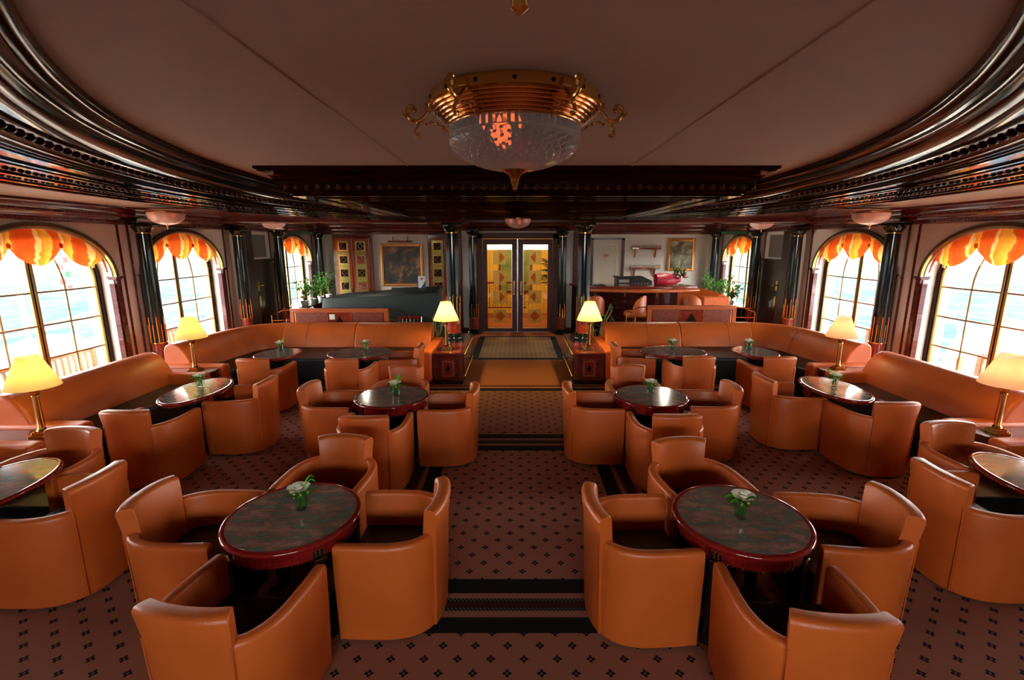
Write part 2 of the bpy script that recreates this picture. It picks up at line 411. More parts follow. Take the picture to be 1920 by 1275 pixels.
def along(path, step, closed=True):
    L = 0; out = []; nxt = 0; m = len(path)
    for k in range(m if closed else m-1):
        a, b = path[k], path[(k+1) % m]; d = hypot(b[0]-a[0], b[1]-a[1])
        if d < 1e-6: continue
        while nxt <= L+d:
            u = (nxt-L)/d; out.append((a[0]+(b[0]-a[0])*u, a[1]+(b[1]-a[1])*u, atan2(b[1]-a[1], b[0]-a[0]))); nxt += step
        L += d
    return out
def eggs(path, d, z, r, step, closed=True, name='egg_and_dart', parent=None, rim=True, ymax=99, vert=False, mat='mahogany_dark'):
    mb = MB()
    for (x, y, a) in along(path, step, closed):
        nx, ny = sin(a), -cos(a); c = (x+nx*d, y+ny*d, z)
        if c[1] < .4 or c[1] > ymax: continue
        if vert: mb.ball(c, r, 6, 4, (.8, .8, 1.1))
        else: mb.ball(c, r, 7, 4, (1, 1, .62))
        if rim:
            pts = [(c[0]+r*1.32*cos(t_)*cos(a)-r*1.5*sin(t_)*nx*-1, c[1]+r*1.32*cos(t_)*sin(a)-r*1.5*sin(t_)*ny*-1, z+.002) for t_ in [pi*k/5 for k in range(6)]]
            mb.tube(pts, r*.16, 4)
    return mb.build(name, mat, parent, kind='stuff', smooth=60, recalc=False)
eggs(oval, .308, 2.493, .031, .100, parent=ringo, ymax=8.8)
eggs(oval, .80, 2.430, .020, .070, name='bead_row', parent=ringo, rim=False, ymax=8.8)
eggs(oval, 1.01, 2.419, .014, .050, name='bead_row', parent=ringo, rim=False, ymax=8.8)
# side ceiling between the oval and the walls
cx0, cy0 = 0, 4.6
def outer_pt(x, y, nx, ny): return (x+nx*1.2, y+ny*1.2)
om = []
m = len(oval)
for k, (x, y) in enumerate(oval):
    a, b = oval[k-1], oval[(k+1) % m]; dx, dy = b[0]-a[0], b[1]-a[1]; L = hypot(dx, dy); om.append((x+dy/L*1.22, y-dx/L*1.22))
polar = sorted((atan2(y-cy0, x-cx0), hypot(x-cx0, y-cy0)) for x, y in om)
def rad(a):
    for (a0, r0), (a1, r1) in zip(polar, polar[1:]):
        if a0 <= a <= a1: return r0+(r1-r0)*(a-a0)/(a1-a0)
    return polar[0][1]
W2, YB2, YF2 = 6.3, YB+.1, YF-.1
angs = sorted([a for a, _ in polar]+[atan2(yy-cy0, xx-cx0) for xx in (-W2, W2) for yy in (YB2, YF2)])
mb = MB(); iv = []; ov = []
for a in angs:
    c_, s_ = cos(a), sin(a); r = rad(a); iv.append((cx0+r*c_, cy0+r*s_))
    k = min(abs((W2)/c_) if abs(c_) > 1e-6 else 99, abs(((YB2 if s_ > 0 else YF2)-cy0)/s_) if abs(s_) > 1e-6 else 99); ov.append((cx0+k*c_, cy0+k*s_))
n = len(angs)
mb.add([(x, y, 2.48) for x, y in iv]+[(x, y, 2.48) for x, y in ov]+[(x, y, 2.53) for x, y in iv]+[(x, y, 2.53) for x, y in ov],
       [(i, (i+1) % n, (i+1) % n+n, i+n) for i in range(n)]+[(i+2*n, (i+1) % n+2*n, (i+1) % n+3*n, i+3*n) for i in range(n)])
struct('ceiling_side', mb, 'side_ceiling', smooth=0)

# drop box with coffer behind the chandelier ------------------------
bx = [(-2.60, 4.85), (2.54, 4.85), (2.54, 9.7), (-2.60, 9.7)]
crown = [(0, 2.71), (0, 2.675), (-.02, 2.67), (-.03, 2.655), (-.075, 2.64), (-.12, 2.602), (-.135, 2.575), (-.15, 2.572), (-.155, 2.545), (-.16, 2.50), (-.18, 2.498), (-.19, 2.48), (-.215, 2.475), (-.225, 2.455), (-.25, 2.45), (-.25, 2.436), (-.40, 2.436), (-.41, 2.425), (-.44, 2.425), (-.45, 2.436), (-.62, 2.436), (-.625, 2.425), (-.65, 2.425), (-.66, 2.45), (-.66, 2.71)]
box = struct('trim_3', MB().sweep(bx, crown, True), 'mahogany_dark', smooth=30)
eggs([(-2.38, 5.0), (2.38, 5.0)], .0, 2.523, .020, .105, closed=False, parent=box, rim=True)
eb = MB()
for k in range(46):
    x = -2.36+k*.105; eb.ball((x, 4.995, 2.523), .022, 8, 5, (1, .7, 1.05)); eb.tube([(x+.034*cos(t_), 4.99, 2.527-.034*sin(t_)) for t_ in [pi*j/6 for j in range(7)]], .005, 5)
eb.build('egg_and_dart', 'mahogany', box, kind='stuff', recalc=False)
struct('trim_4', MB().box(-1.95, 1.95, 5.45, 9.1, 2.62, 2.66), 'mahogany_dark', smooth=0)
for a_, b_, c_, d_ in ((-XW, -4.05, 7.2, 9.85), (4.05, XW, 7.2, 9.85), (-XW, XW, 9.85, YB)):
    struct('trim_15', MB().box(a_, b_, c_, d_, 2.462, 2.479), 'mahogany', smooth=0)
struct('trim_5', MB().box(-XW, XW, 9.6, 9.9, 2.36, 2.50), 'mahogany', smooth=0, bevel=.02)

# side walls with arched windows ------------------------------------
WY = [3.39, 5.955, 8.52, 12.7]
SPR = 1.49; HW = 1.0; RISE = .66; SILL = .10
def arch(c, hw, rise, n=20, z=SPR): return [(c+hw*cos(pi*k/n), z+rise*sin(pi*k/n)) for k in range(n+1)]
def wall(side, name):
    s = side; mb = MB(); x0, x1 = s*XW, s*(XW+.4)
    def slab(y0, y1, z0, z1): mb.box(min(x0, x1), max(x0, x1), y0, y1, z0, z1)
    prev = YF-.1
    for c in WY:
        slab(prev, c-HW, 0, 2.5); prev = c+HW
        slab(c-HW, c+HW, 0, SILL); slab(c-HW, c+HW, SPR+RISE, 2.5)
        a = arch(c, HW, RISE)
        for (ya, za), (yb, zb) in zip(a, a[1:]):
            v = [(x, y, z) for x in (x0, x1) for (y, z) in ((ya, za), (ya, SPR+RISE), (yb, SPR+RISE), (yb, zb))]
            mb.add(v, [(0, 1, 2, 3), (7, 6, 5, 4), (0, 3, 7, 4)])
    slab(prev, YB+.1, 0, 2.5)
    return struct(name, mb, 'cream', smooth=20)
wl_ = {-1: wall(-1, 'wall_left'), 1: wall(1, 'wall_right')}
def window(s, c, idx):
    root = thing('window_%d' % idx, '', 'window'); del root['label']; del root['category']; root['kind'] = 'structure'
    X0 = s*(XW+.2)
    def bx_(mb, dx, y0, y1, z0, z1, off=0): mb.box(min(X0+s*off-dx, X0+s*off+dx), X0+s*off+dx, y0, y1, z0, z1)
    # reveal lining
    path = [(c+HW-.012, SILL+.01)]+[(c+(HW-.012)*cos(pi*k/24), SPR+(RISE-.012)*sin(pi*k/24)) for k in range(25)]+[(c-HW+.012, SILL+.01)]
    def hoop(p_in, xa, xb, th):
        mb = MB(); v = []; f = []
        for (y, z) in p_in:
            dy, dz = y-c, max(0, z-SPR); L = hypot(dy, dz) or 1; uy, uz = (dy/L, dz/L) if z > SPR else ((1 if dy > 0 else -1), 0)
            v += [(xa, y, z), (xb, y, z), (xb, y+uy*th, z+uz*th), (xa, y+uy*th, z+uz*th)]
        for k in range(len(p_in)-1):
            for i in range(4): j = (i+1) % 4; f.append((k*4+i, k*4+j, (k+1)*4+j, (k+1)*4+i))
        n_ = len(p_in)-1; f += [(0, 1, 2, 3), (n_*4+3, n_*4+2, n_*4+1, n_*4)]
        mb.add(v, f); return mb
    hoop(path, s*(XW-.001), s*(XW+.19), .014).build('reveal', 'reveal', root, smooth=25)
    hoop(path, s*(XW+.21), s*(XW+.42), .014).build('reveal', 'peach', root, smooth=25)
    def scl(p_in, hw2, rise2):
        return [(c+(y-c)*hw2/(HW-.012), z if z <= SPR else SPR+(z-SPR)*rise2/(RISE-.012)) for y, z in p_in]
    hoop(scl(path, .93, .60), s*(XW+.17), s*(XW+.23), .06).build('window_frame', 'mahogany_dark', root, smooth=25)
    hoop(scl(path, .885, .56), s*(XW+.185), s*(XW+.215), .045).build('window_frame', 'window_brass', root, smooth=25)
    # archivolt moulding on the room face
    hoop([q for q in scl(path, HW+.01, RISE+.01) if q[1] >= SPR-.01], s*(XW-.035), s*(XW+.01), .06).build('archivolt', 'arch', root, smooth=25)
    hoop([q for q in scl(path, HW+.0, RISE+.0) if q[1] >= SPR-.01], s*(XW-.05), s*(XW+.0), .022).build('archivolt', 'window_brass', root, smooth=25)
    # centre posts: two brass stiles with a dark gap
    for dy in (-.028, .028):
        mb = MB(); bx_(mb, .017, c+dy-.017, c+dy+.017, SILL, SPR+.54); mb.build('window_bar', 'window_brass', root, smooth=0, bevel=.003)
    mb = MB(); bx_(mb, .012, c-.012, c+.012, SILL, SPR+.52); mb.build('window_bar', 'mahogany_dark', root, smooth=0)
    for sg in (-1, 1):
        mb = MB(); pts = [(X0, c+sg*.44, SILL), (X0, c+sg*.44, 1.36)]+[(X0, c+sg*(.06+.38*cos(t_)), 1.36+.62*sin(t_)) for t_ in [pi/2*k/9 for k in range(1, 10)]]
        mb.tube(pts, .011, 6); mb.build('window_bar', 'window_brass', root)
    for z in (1.35, .93, .50):
        mb = MB(); bx_(mb, .012, c-.9, c+.9, z-.012, z+.012); mb.build('window_bar', 'window_brass', root, smooth=0)
    mb = MB(); bx_(mb, .03, c-.95, c+.95, SILL, SILL+.06); mb.build('window_frame', 'mahogany_dark', root, smooth=0)
    # glass: left and right casement pane
    for sg in (-1, 1):
        ps = [(c+sg*.04, SILL+.05), (c+sg*.90, SILL+.05)]+[(c+sg*.90*cos(pi/2*k/10), SPR+.56*sin(pi/2*k/10)) for k in range(10)]+[(c+sg*.04, SPR+.56)]
        v = [(X0+dx, y, z) for dx in (-.003, .003) for y, z in ps]; n_ = len(ps)
        MB().add(v, [tuple(range(n_)), tuple(range(n_, 2*n_))[::-1]]).build('pane', 'pane', root, smooth=0)
    # window latch
    mb = MB(); bx_(mb, .012, c+.87, c+.91, 1.62, 1.70, -.03); mb.build('latch', 'brass', root)
    # little pilasters beside the opening
    for sg in (-1, 1):
        a, b = sorted((c+sg*(HW+.005), c+sg*(HW+.085)))
        mb = MB().box(min(s*XW, s*(XW-.035)), max(s*XW, s*(XW-.035)), a, b, 0, SPR-.04); mb.build('pilaster', 'mahogany', root, smooth=0)
        mb = MB().box(min(s*(XW+.055), s*(XW-.02)), max(s*(XW+.055), s*(XW-.02)), c+sg*(HW-.018)-.006, c+sg*(HW-.018)+.006, 0, SPR-.10)
        mb.build('pilaster_facing', 'mahogany', root, smooth=0)
        mb = MB()
        for e, za, zb in ((.0, SPR-.05, SPR-.03), (.014, SPR-.03, SPR-.012), (.024, SPR-.012, SPR)):
            mb.box(min(s*(XW+.06+e), s*(XW-.05-e)), max(s*(XW+.06+e), s*(XW-.05-e)), (a if sg > 0 else a-e)-.03*(sg > 0), (b+e if sg > 0 else b)+.03*(sg < 0), za, zb)
        mb.build('pilaster_cap', 'mahogany', root, smooth=0, label='moulded mahogany cap at the arch spring')
        # thin mahogany strip on the cream wall
        yy = c+sg*(HW+.19)
        mb = MB().box(min(s*XW, s*(XW-.02)), max(s*XW, s*(XW-.02)), yy-.012, yy+.012, 0, 2.25); mb.build('wall_strip', 'mahogany', root, smooth=0)
    return root
wi = 1
for s in (-1, 1):
    for c in WY:
        window(s, c, wi); wi += 1
# baseboards, cornices
def cornice(name, path, closed=False):
    # path travels with the room on the left-hand side, so the profile's negative d goes into the room
    pr = [(0, 2.235), (-.03, 2.235), (-.04, 2.25), (-.055, 2.252), (-.06, 2.285), (-.075, 2.29), (-.085, 2.305), (-.13, 2.33), (-.15, 2.345), (-.155, 2.375), (-.165, 2.38), (-.18, 2.395), (-.235, 2.43), (-.25, 2.45), (-.26, 2.452), (-.27, 2.475), (-.27, 2.49), (0, 2.49)]
    o = struct(name, MB().sweep(path, pr, closed), 'mahogany', smooth=50)
    eggs(path, -.150, 2.360, .014, .055, closed=False, name='bead_row', parent=o, rim=False, vert=True, mat='mahogany')
    eggs(path, -.058, 2.268, .013, .05, closed=False, name='bead_row', parent=o, rim=False, vert=True, mat='mahogany')
    return o
cornice('trim_6', [(-XW, YB), (-XW, YF)])
cornice('trim_7', [(XW, YF), (XW, YB)])
cornice('trim_8', [(-1.22, YB), (-XW, YB)])
cornice('trim_9', [(XW, YB), (1.22, YB)])
cornice('trim_10', [(1.22, YB), (1.22, 10.6), (-1.22, 10.6), (-1.22, YB)])
struct('baseboard_left', MB().box(-XW, -XW+.02, YF, YB, 0, .09), 'mahogany', smooth=0)
struct('baseboard_right', MB().box(XW-.02, XW, YF, YB, 0, .09), 'mahogany', smooth=0)
# far wall
struct('wall_far', MB().box(-6.3, 6.3, YB, YB+.1, 0, 2.5), 'cream', smooth=0)
# near wall behind the camera; unseen high window openings shaped to light the chairs
mb = MB()
xs = [-XW, -1.7, -.08, .08, 1.7, XW]
for i in range(0, 6, 2): mb.box(xs[i], xs[i+1], YF-.1, YF, 0, 2.5)
for i in (1, 3): mb.box(xs[i], xs[i+1], YF-.1, YF, 0, 1.65); mb.box(xs[i], xs[i+1], YF-.1, YF, 2.35, 2.5)
struct('wall_near', mb, 'cream', smooth=0)
mb = MB()
for i in (1, 3): mb.box(xs[i], xs[i+1], YF-.055, YF-.05, 1.65, 2.35)
struct('window_20', mb, 'pane', smooth=0)

# vestibule in the middle of the far end: door wall
VW = 1.22
mb = MB().box(-VW, -.86, 10.6, 10.7, 0, 2.5).box(.86, VW, 10.6, 10.7, 0, 2.5).box(-.86, .86, 10.6, 10.7, 2.14, 2.5)
mb.box(-VW, -VW+.06, 10.7, YB, 0, 2.5).box(VW-.06, VW, 10.7, YB, 0, 2.5)
struct('wall_vestibule', mb, 'cream', smooth=0)
struct('baseboard_vestibule', MB().box(-VW, -.86, 10.575, 10.6, 0, .10).box(.86, VW, 10.575, 10.6, 0, .10), 'mahogany', smooth=0)
fr = MB()
for a, b, c_, d in ((-.88, -.77, 0, 2.17), (.77, .88, 0, 2.17)): fr.box(a, b, 10.56, 10.70, c_, d)
fr.box(-.88, .88, 10.56, 10.70, 2.07, 2.17)
for a, b in ((-.90, -.885), (.885, .90)): fr.box(a, b, 10.545, 10.6, 0, 2.19)
fr.box(-.90, .90, 10.545, 10.6, 2.175, 2.19)
struct('trim_11', fr, 'mahogany_satin', smooth=0, bevel=.004)
struct('trim_12', MB().box(-.77, .77, 10.56, 10.70, 0, .012), 'steel', smooth=0)
for idx, s in ((1, -1), (2, 1)):
    d = thing('door_%d' % idx, '', 'door'); del d['label']; del d['category']; d['kind'] = 'structure'; d.location = (0, 10.60, 0)
    def bxx(mb, x0, x1, y0, y1, z0, z1): a, b = sorted((s*x0, s*x1)); mb.box(a, b, y0, y1, z0, z1)
    mb = MB()
    bxx(mb, .01, .12, 0, .05, .015, 2.065); bxx(mb, .67, .765, 0, .05, .015, 2.065); bxx(mb, .12, .67, 0, .05, .015, .085); bxx(mb, .12, .67, 0, .05, 1.945, 2.065)
    mb.build('door_leaf_frame', 'mahogany_satin', d, smooth=0, bevel=.004)
    mb = MB(); bxx(mb, .12, .67, .022, .028, .085, 1.945); mb.build('glass', 'door_glass', d, smooth=0)
    mb = MB()
    bxx(mb, .12, .128, -.004, .02, .085, 1.945); bxx(mb, .12, .67, -.004, .02, .085, .093); bxx(mb, .004, .012, -.006, .03, .015, 2.065)
    mb.build('steel_edging', 'steel', d, smooth=0)
    for zt, zb in ((1.82, 1.51), (1.38, 1.07), (.94, .65), (.51, .21)):
        mb = MB(); bxx(mb, .25, .53, .017, .021, zb, zt); mb.build('frosted_square', 'frost', d, smooth=0)
        zc_ = (zt+zb)/2; mb = MB()
        pts = [(.39-.11, zc_), (.39, zc_+.12), (.39+.02, zc_), (.39, zc_-.12)] if zt > .6 else [(.39-.12, zc_), (.39, zc_+.12), (.39+.12, zc_), (.39, zc_-.12)]
        v = [(s*x, y, z) for y in (.011, .016) for x, z in pts]; mb.add(v, [(0, 1, 2, 3), (7, 6, 5, 4), (0, 1, 5, 4), (1, 2, 6, 5), (2, 3, 7, 6), (3, 0, 4, 7)])
        mb.build('frosted_diamond', 'frost_dark', d, smooth=0)
    mb = MB().tube([(s*.075, -.05, .84), (s*.075, -.05, 1.16)], .010, 8)
    for z in (.87, 1.13): mb.tube([(s*.075, -.05, z), (s*.075, 0, z)], .012, 8); mb.ball((s*.075, -.05, z), .022, 8, 6)
    mb.build('door_handle', 'brass', d)
# lobby behind the glass
struct('wall_lobby', MB().box(-VW+.06, VW-.06, 13.6, 13.65, 0, 2.5), 'lobby_wall', smooth=0)
struct('wall_lobby_left', MB().box(-VW+.06, -VW+.07, 10.71, 13.6, 0, 2.5), 'lobby_wall', smooth=0)
struct('wall_lobby_right', MB().box(VW-.07, VW-.06, 10.71, 13.6, 0, 2.5), 'lobby_wall', smooth=0)
struct('trim_13', MB().box(-1.15, 1.15, 13.55, 13.6, 2.0, 2.3), 'lobby_wall', smooth=0)
o = thing('painting', 'green landscape painting in a red frame seen through the glass double doors', 'painting', (-.05, 13.57, 1.25))
MB().box(-.42, .42, -.02, 0, -.6, .62).build('canvas', 'canvas_green', o, smooth=0)
mb = MB()
for a, b, c_, d in ((-.46, -.42, -.64, .66), (.42, .46, -.64, .66), (-.42, .42, .62, .66), (-.42, .42, -.64, -.6)): mb.box(a, b, -.035, .01, c_, d)
mb.build('picture_frame', 'mahogany_red', o, smooth=0)
o = thing('balustrade', 'iron scroll balustrade with a wooden handrail in the lobby behind the glass doors', 'railing', (0, 12.6, 0))
MB().box(-1.1, .25, -.03, .03, .93, .98).build('handrail', 'mahogany_red', o, smooth=0, bevel=.01)
MB().box(-1.1, .25, -.015, .015, .28, .31).build('bottom_rail', 'mahogany_red', o, smooth=0)
mb = MB()
for k in range(9):
    x = -1.05+k*.155; mb.tube([(x, 0, .3), (x, 0, .93)], .008, 6)
    for zc_ in (.40, .82): mb.tube([(x+.075+.045*cos(t_), 0, zc_+.045*sin(t_)) for t_ in [2*pi*j/10 for j in range(10)]], .006, 5, True)
mb.build('iron_scrolls', 'arch', o)
def palm(loc, label, h=1.3, nf=9, spread=.6, mat='leaf_dark', seed=1, dirs=None):
    rnd = random.Random(seed); o = thing('palm', label, 'plant', loc)
    MB().lathe([(.11, 0), (.14, .2), (.15, .22), (.13, .22), (.12, .18), (.0001, .18)], 16).build('pot', 'white', o)
    st = MB().tube([(0, 0, .15), (.02, 0, h*.5), (0, .01, h*.7)], .015, 6); st.build('stem', 'teak', o)
    for k in range(nf):
        a = dirs[k % len(dirs)]+rnd.uniform(-.3, .3) if dirs else 2*pi*k/nf+rnd.uniform(-.2, .2)
        el = rnd.uniform(.4, 1.2); L = spread*rnd.uniform(.8, 1.2); mb = MB(); z0 = h*rnd.uniform(.45, .7)
        pts = [(L*t_*cos(el)*cos(a), L*t_*cos(el)*sin(a), z0+L*t_*sin(el)-.45*L*t_*t_) for t_ in [j/6 for j in range(7)]]
        mb.tube(pts, [.006]*6+[.002], 4)
        for j in range(1, 7):
            p = Vector(pts[j])
            for sg in (-1, 1):
                d = Vector((cos(a+sg*1.0), sin(a+sg*1.0), -.25))*(.16*(1-.08*j)); w = Vector((0, 0, .012))
                mb.add([p, p+d*.5+w, p+d, p+d*.5-w], [(0, 1, 2, 3)])
        mb.build('frond', mat, o, smooth=0, recalc=False)
    return o
palm((.85, 11.3, 0), 'tall palm behind the right glass door leaf', 2.0, 10, .55, seed=3, dirs=[2.2, 3.1, 3.8])
light('lobby_light', 'POINT', (0, 12.0, 2.25), 46, (1, .80, .38), .15)

# side doors (dark walnut) between second window and the far bay
for s, idx in ((-1, 3), (1, 4)):
    d = thing('door_%d' % idx, '', 'door'); del d['label']; del d['category']; d['kind'] = 'structure'
    def bb(dx0, dx1, y0, y1, z0, z1): a, b = sorted((s*(XW-dx0), s*(XW-dx1))); return (a, b, y0, y1, z0, z1)
    MB().box(*bb(0, .05, 10.62, 11.42, 0, 1.58)).build('door_leaf', 'walnut', d, smooth=0, bevel=.005)
    MB().box(*bb(0, .06, 10.58, 10.62, 0, 1.6)).box(*bb(0, .06, 11.42, 11.46, 0, 1.6)).box(*bb(0, .08, 10.56, 11.48, 1.58, 1.62)).build('door_frame', 'walnut', d, smooth=0)
    MB().box(*bb(0, .02, 10.66, 11.30, 1.66, 2.16)).build('upper_panel', plain('grey_panel', (.16, .15, .14), .6), d, smooth=0)
    MB().box(*bb(.05, .07, 10.68, 10.76, .92, 1.14)).build('lock_plate', 'brass', d, smooth=0)
    mb = MB().tube([(s*(XW-.07), 10.72, 1.04), (s*(XW-.12), 10.72, 1.04), (s*(XW-.12), 10.84, 1.04)], .012, 8); mb.build('door_handle', 'brass', d)
    MB().box(*bb(.05, .07, 10.70, 10.78, .15, .80)).build('push_strip', 'brass', d, smooth=0)
# dark pilasters beside the side doors
for s in (-1, 1):
    for k_, (y, w) in enumerate(((10.35, .16),)):
        a, b = sorted((s*XW, s*(XW-.16))); struct('trim_14', MB().box(a, b, y-w, y+w, 0, 2.24), 'walnut', smooth=0, bevel=.03)

# ================================================================ COLUMNS
def column(x, y, label, r=.105, z0=0, zb=.055, zr=.43, zrod=.84, ztop=2.26, group=None):
    o = thing('column', label, 'column', (x, y, z0), 0, group)
    H_ = ztop-z0; zb -= z0; zr -= z0; zrod -= z0
    MB().lathe([(r*1.5, 0), (r*1.5, zb*.18), (r*1.38, zb*.22), (r*1.45, zb*.4), (r*1.38, zb*.55), (r*1.18, zb*.62), (r*1.22, zb*.8), (r*1.05, zb)], 32).build('column_base', 'black_lacquer', o)
    fl = lambda k, i, a: 1-.035*(1 if i % 4 in (1, 2) else 0)
    MB().lathe([(r*1.06, zb), (r*1.06, zr)], 64, fl=fl).build('fluted_drum', 'mahogany_red', o, smooth=20)
    MB().lathe([(r*1.05, zb-.004), (r*1.12, zb), (r*1.12, zb+.01), (r*1.05, zb+.014)], 32).build('brass_ring', 'brass', o)
    MB().lathe([(r*1.05, zr-.008), (r*1.13, zr-.004), (r*1.13, zr+.008), (r*1.05, zr+.012)], 32).build('brass_ring', 'brass', o)
    MB().lathe([(r*1.0, zr), (r*1.0, zrod), (r*.93, H_-.15), (r*.93, H_-.14)], 32).build('shaft', 'black_lacquer', o)
    n_ = 12
    for k in range(n_):
        a = 2*pi*k/n_+.13; zt = zrod if k % 2 == 0 else zrod-.12*(zrod-zr)/.41*1.0
        MB().tube([(r*1.03*cos(a), r*1.03*sin(a), zr), (r*1.02*cos(a), r*1.02*sin(a), zt)], .0062, 6).build('brass_rod', 'brass', o)
    MB().lathe([(r*.94, H_-.155), (r*1.02, H_-.15), (r*1.02, H_-.138), (r*.94, H_-.133)], 32).build('brass_ring', 'brass', o)
    fl2 = lambda k, i, a: 1+(.06*(1 if i % 4 < 2 else -1) if 1 < k < 5 else 0)
    MB().lathe([(r*.94, H_-.135), (r*.98, H_-.12), (r*1.05, H_-.10), (r*1.25, H_-.065), (r*1.38, H_-.05), (r*1.25, H_-.045), (r*1.28, H_-.03)], 32, fl=fl2).build('capital', 'black_lacquer', o)
    MB().box(-r*1.4, r*1.4, -r*1.4, r*1.4, H_-.032, H_).build('abacus', 'black_lacquer', o, smooth=0, bevel=.006)
    return o
for s, sd in ((-1, 'left'), (1, 'right')):
    x = s*5.68
    for y, wh in ((2.1, 'nearest the camera, just outside the picture'), (4.67, 'beside the nearest window'), (7.36, 'between the near and middle windows'), (9.85, 'before the dark side door'), (11.52, 'between the side door and the far planted window'), (13.85, 'in the far corner beyond the planted window')):
        if y < 5: continue
        column(x, y, 'black column with brass rods on the %s wall %s' % (sd, wh), .105)
    column(s*.965+.0, 10.42, 'black column flanking the glass double doors on the %s' % sd, .10, 0, .11, .36, .67)
    column(s*1.0, 7.30, 'black column standing on the mahogany console %s of the aisle' % sd, .10, .465, .60, .80, 1.17)

# ================================================================ CHANDELIER
def make_chandelier():
    o = thing('chandelier', '', 'chandelier')
    MB().lathe([(.448, 0), (.448, -.008), (.455, -.010), (.455, -.052), (.45, -.056), (.44, -.058)], 64).build('ceiling_ring', 'brass', o)
    for k in range(16):
        a = 2*pi*k/16+pi/2; MB().lathe([(.0001, .0), (.010, .0), (.010, .006), (.0001, .006)], 10, T(.451*cos(a), .451*sin(a), -.030, a) @ Matrix.Rotation(pi/2, 4, 'Y')).build('vent_hole', 'black', o)
    pr = [(.44, -.055)]; r = .436; z = -.058
    for k in range(6):
        pr += [(r+.004, z-.002), (r+.007, z-.006), (r+.004, z-.011), (r-.006, z-.0125), (r-.012, z-.0135)]; r -= .0168; z -= .0135
    pr += [(.338, z-.004), (.33, z-.008), (.31, z-.008)]
    MB().lathe(pr, 64, cap=False).build('brass_tier', 'copper_brass', o)
    zb = z-.003
    prof = [(.338, zb), (.345, zb-.006), (.344, zb-.045), (.337, zb-.048), (.341, zb-.056)]
    for k in range(1, 15):
        t_ = pi/2*k/14.6; prof.append((.341*cos(t_), zb-.056-.162*sin(t_)))
    def fl(k, i, a):
        if k in (1, 2): return 1+.016*(1 if i % 2 else -1)
        if k > 4: return 1+.036*(1 if (i+k*2) % 4 < 2 else -1)
        return 1
    MB().lathe(prof, 120, fl=fl, cap=False).build('cut_glass_bowl', 'cut_glass', o, smooth=8)
    fz = zb-.214
    MB().lathe([(.076, fz+.010), (.079, fz+.003), (.060, fz-.008), (.034, fz-.022), (.020, fz-.048), (.023, fz-.053), (.017, fz-.058), (.022, fz-.066), (.014, fz-.072), (.018, fz-.080), (.010, fz-.088), (.012, fz-.098), (.0001, fz-.108)], 24, fl=lambda k, i, a: 1+(.05*(i % 2) if k in (2, 3, 4) else 0)).build('finial', 'brass', o)
    for k in range(6):
        a = pi*k/3; m_ = Matrix.Rotation(a, 4, 'Z')
        arm = [(.45, 0, -.035), (.468, 0, -.065), (.50, 0, -.098), (.535, 0, -.105), (.563, 0, -.085), (.575, 0, -.055), (.560, 0, -.032), (.538, 0, -.034), (.534, 0, -.052), (.546, 0, -.058)]
        MB().tube(smooth_path(arm, 4), .0105, 8, mx=m_).build('scroll_arm', 'brass', o)
        MB().box(.435, .475, -.022, .022, -.055, -.018, m_).build('arm_block', 'brass', o, smooth=0, bevel=.004)
        lo = [(.52, 0, -.105), (.518, 0, -.130), (.530, 0, -.150), (.532, 0, -.170), (.518, 0, -.180), (.506, 0, -.170)]
        MB().tube(smooth_path(lo, 4), .009, 7, mx=m_).build('scroll_arm', 'brass', o)
        up = [(.572, 0, -.085), (.595, 0, -.070), (.602, 0, -.055)]
        MB().tube(up, [.008, .007, .002], 6, mx=m_).build('leaf_tip', 'brass', o)
        le = [(.48, 0, -.125), (.455, 0, -.112), (.425, 0, -.115), (.39, 0, -.135), (.36, 0, -.155)]
        MB().tube(smooth_path(le, 4), [.006+.004*sin(1.6*j) for j in range(17)], 6, mx=m_).build('acanthus_arm', 'brass', o)
    return o
ch = Proto(make_chandelier)
c1 = ch.put((-.045, 2.72, 2.70), 0, 'large brass ceiling light with cut glass bowl and scroll arms hanging over the aisle')
c2 = ch.put((-.035, .68, 2.70), 0, 'second brass ceiling light with only its finial tip showing at the top edge')
MB().ball((-.07, -.22, -.165), .018, 8, 6).build('bulb', 'bulb_glow', c1)
light('chandelier_bulb', 'POINT', (-.06, -.16, -.16), .35, (1, .16, .04), .05, c1)

def make_dome():
    o = thing('ceiling_dome_light', '', 'ceiling light')
    MB().lathe([(.235, 0), (.245, -.01), (.245, -.03), (.232, -.036)], 32).build('brass_rim', 'copper_brass', o)
    MB().lathe([(.232, -.03), (.228, -.06)]+[(.228*cos(pi/2*k/8), -.06-.13*sin(pi/2*k/8)) for k in range(1, 8)]+[(.02, -.192)], 32, cap=False).build('glass_bowl', 'alabaster', o)
    MB().lathe([(.035, -.185), (.02, -.20), (.008, -.215), (.014, -.225), (.008, -.24), (.0001, -.252)], 16).build('finial', 'brass', o)
    for x in (-.1, .02, .12): MB().ball((x, -.05, -.055), .028, 6, 5).build('bulb', 'bulb_glow', o)
    return o
dm = Proto(make_dome)
for s, sd in ((-1, 'left'), (1, 'right')):
    dm.put((s*5.0, 6.95, 2.41), 0, 'pink glass ceiling dome above the middle window on the %s' % sd)
    dm.put((s*5.0, 10.0, 2.44), 0, 'smaller looking pink ceiling dome before the far planted window on the %s' % sd)
dm.put((0, 8.75, 2.42), 0, 'pink glass ceiling dome on the centre line before the glass doors')

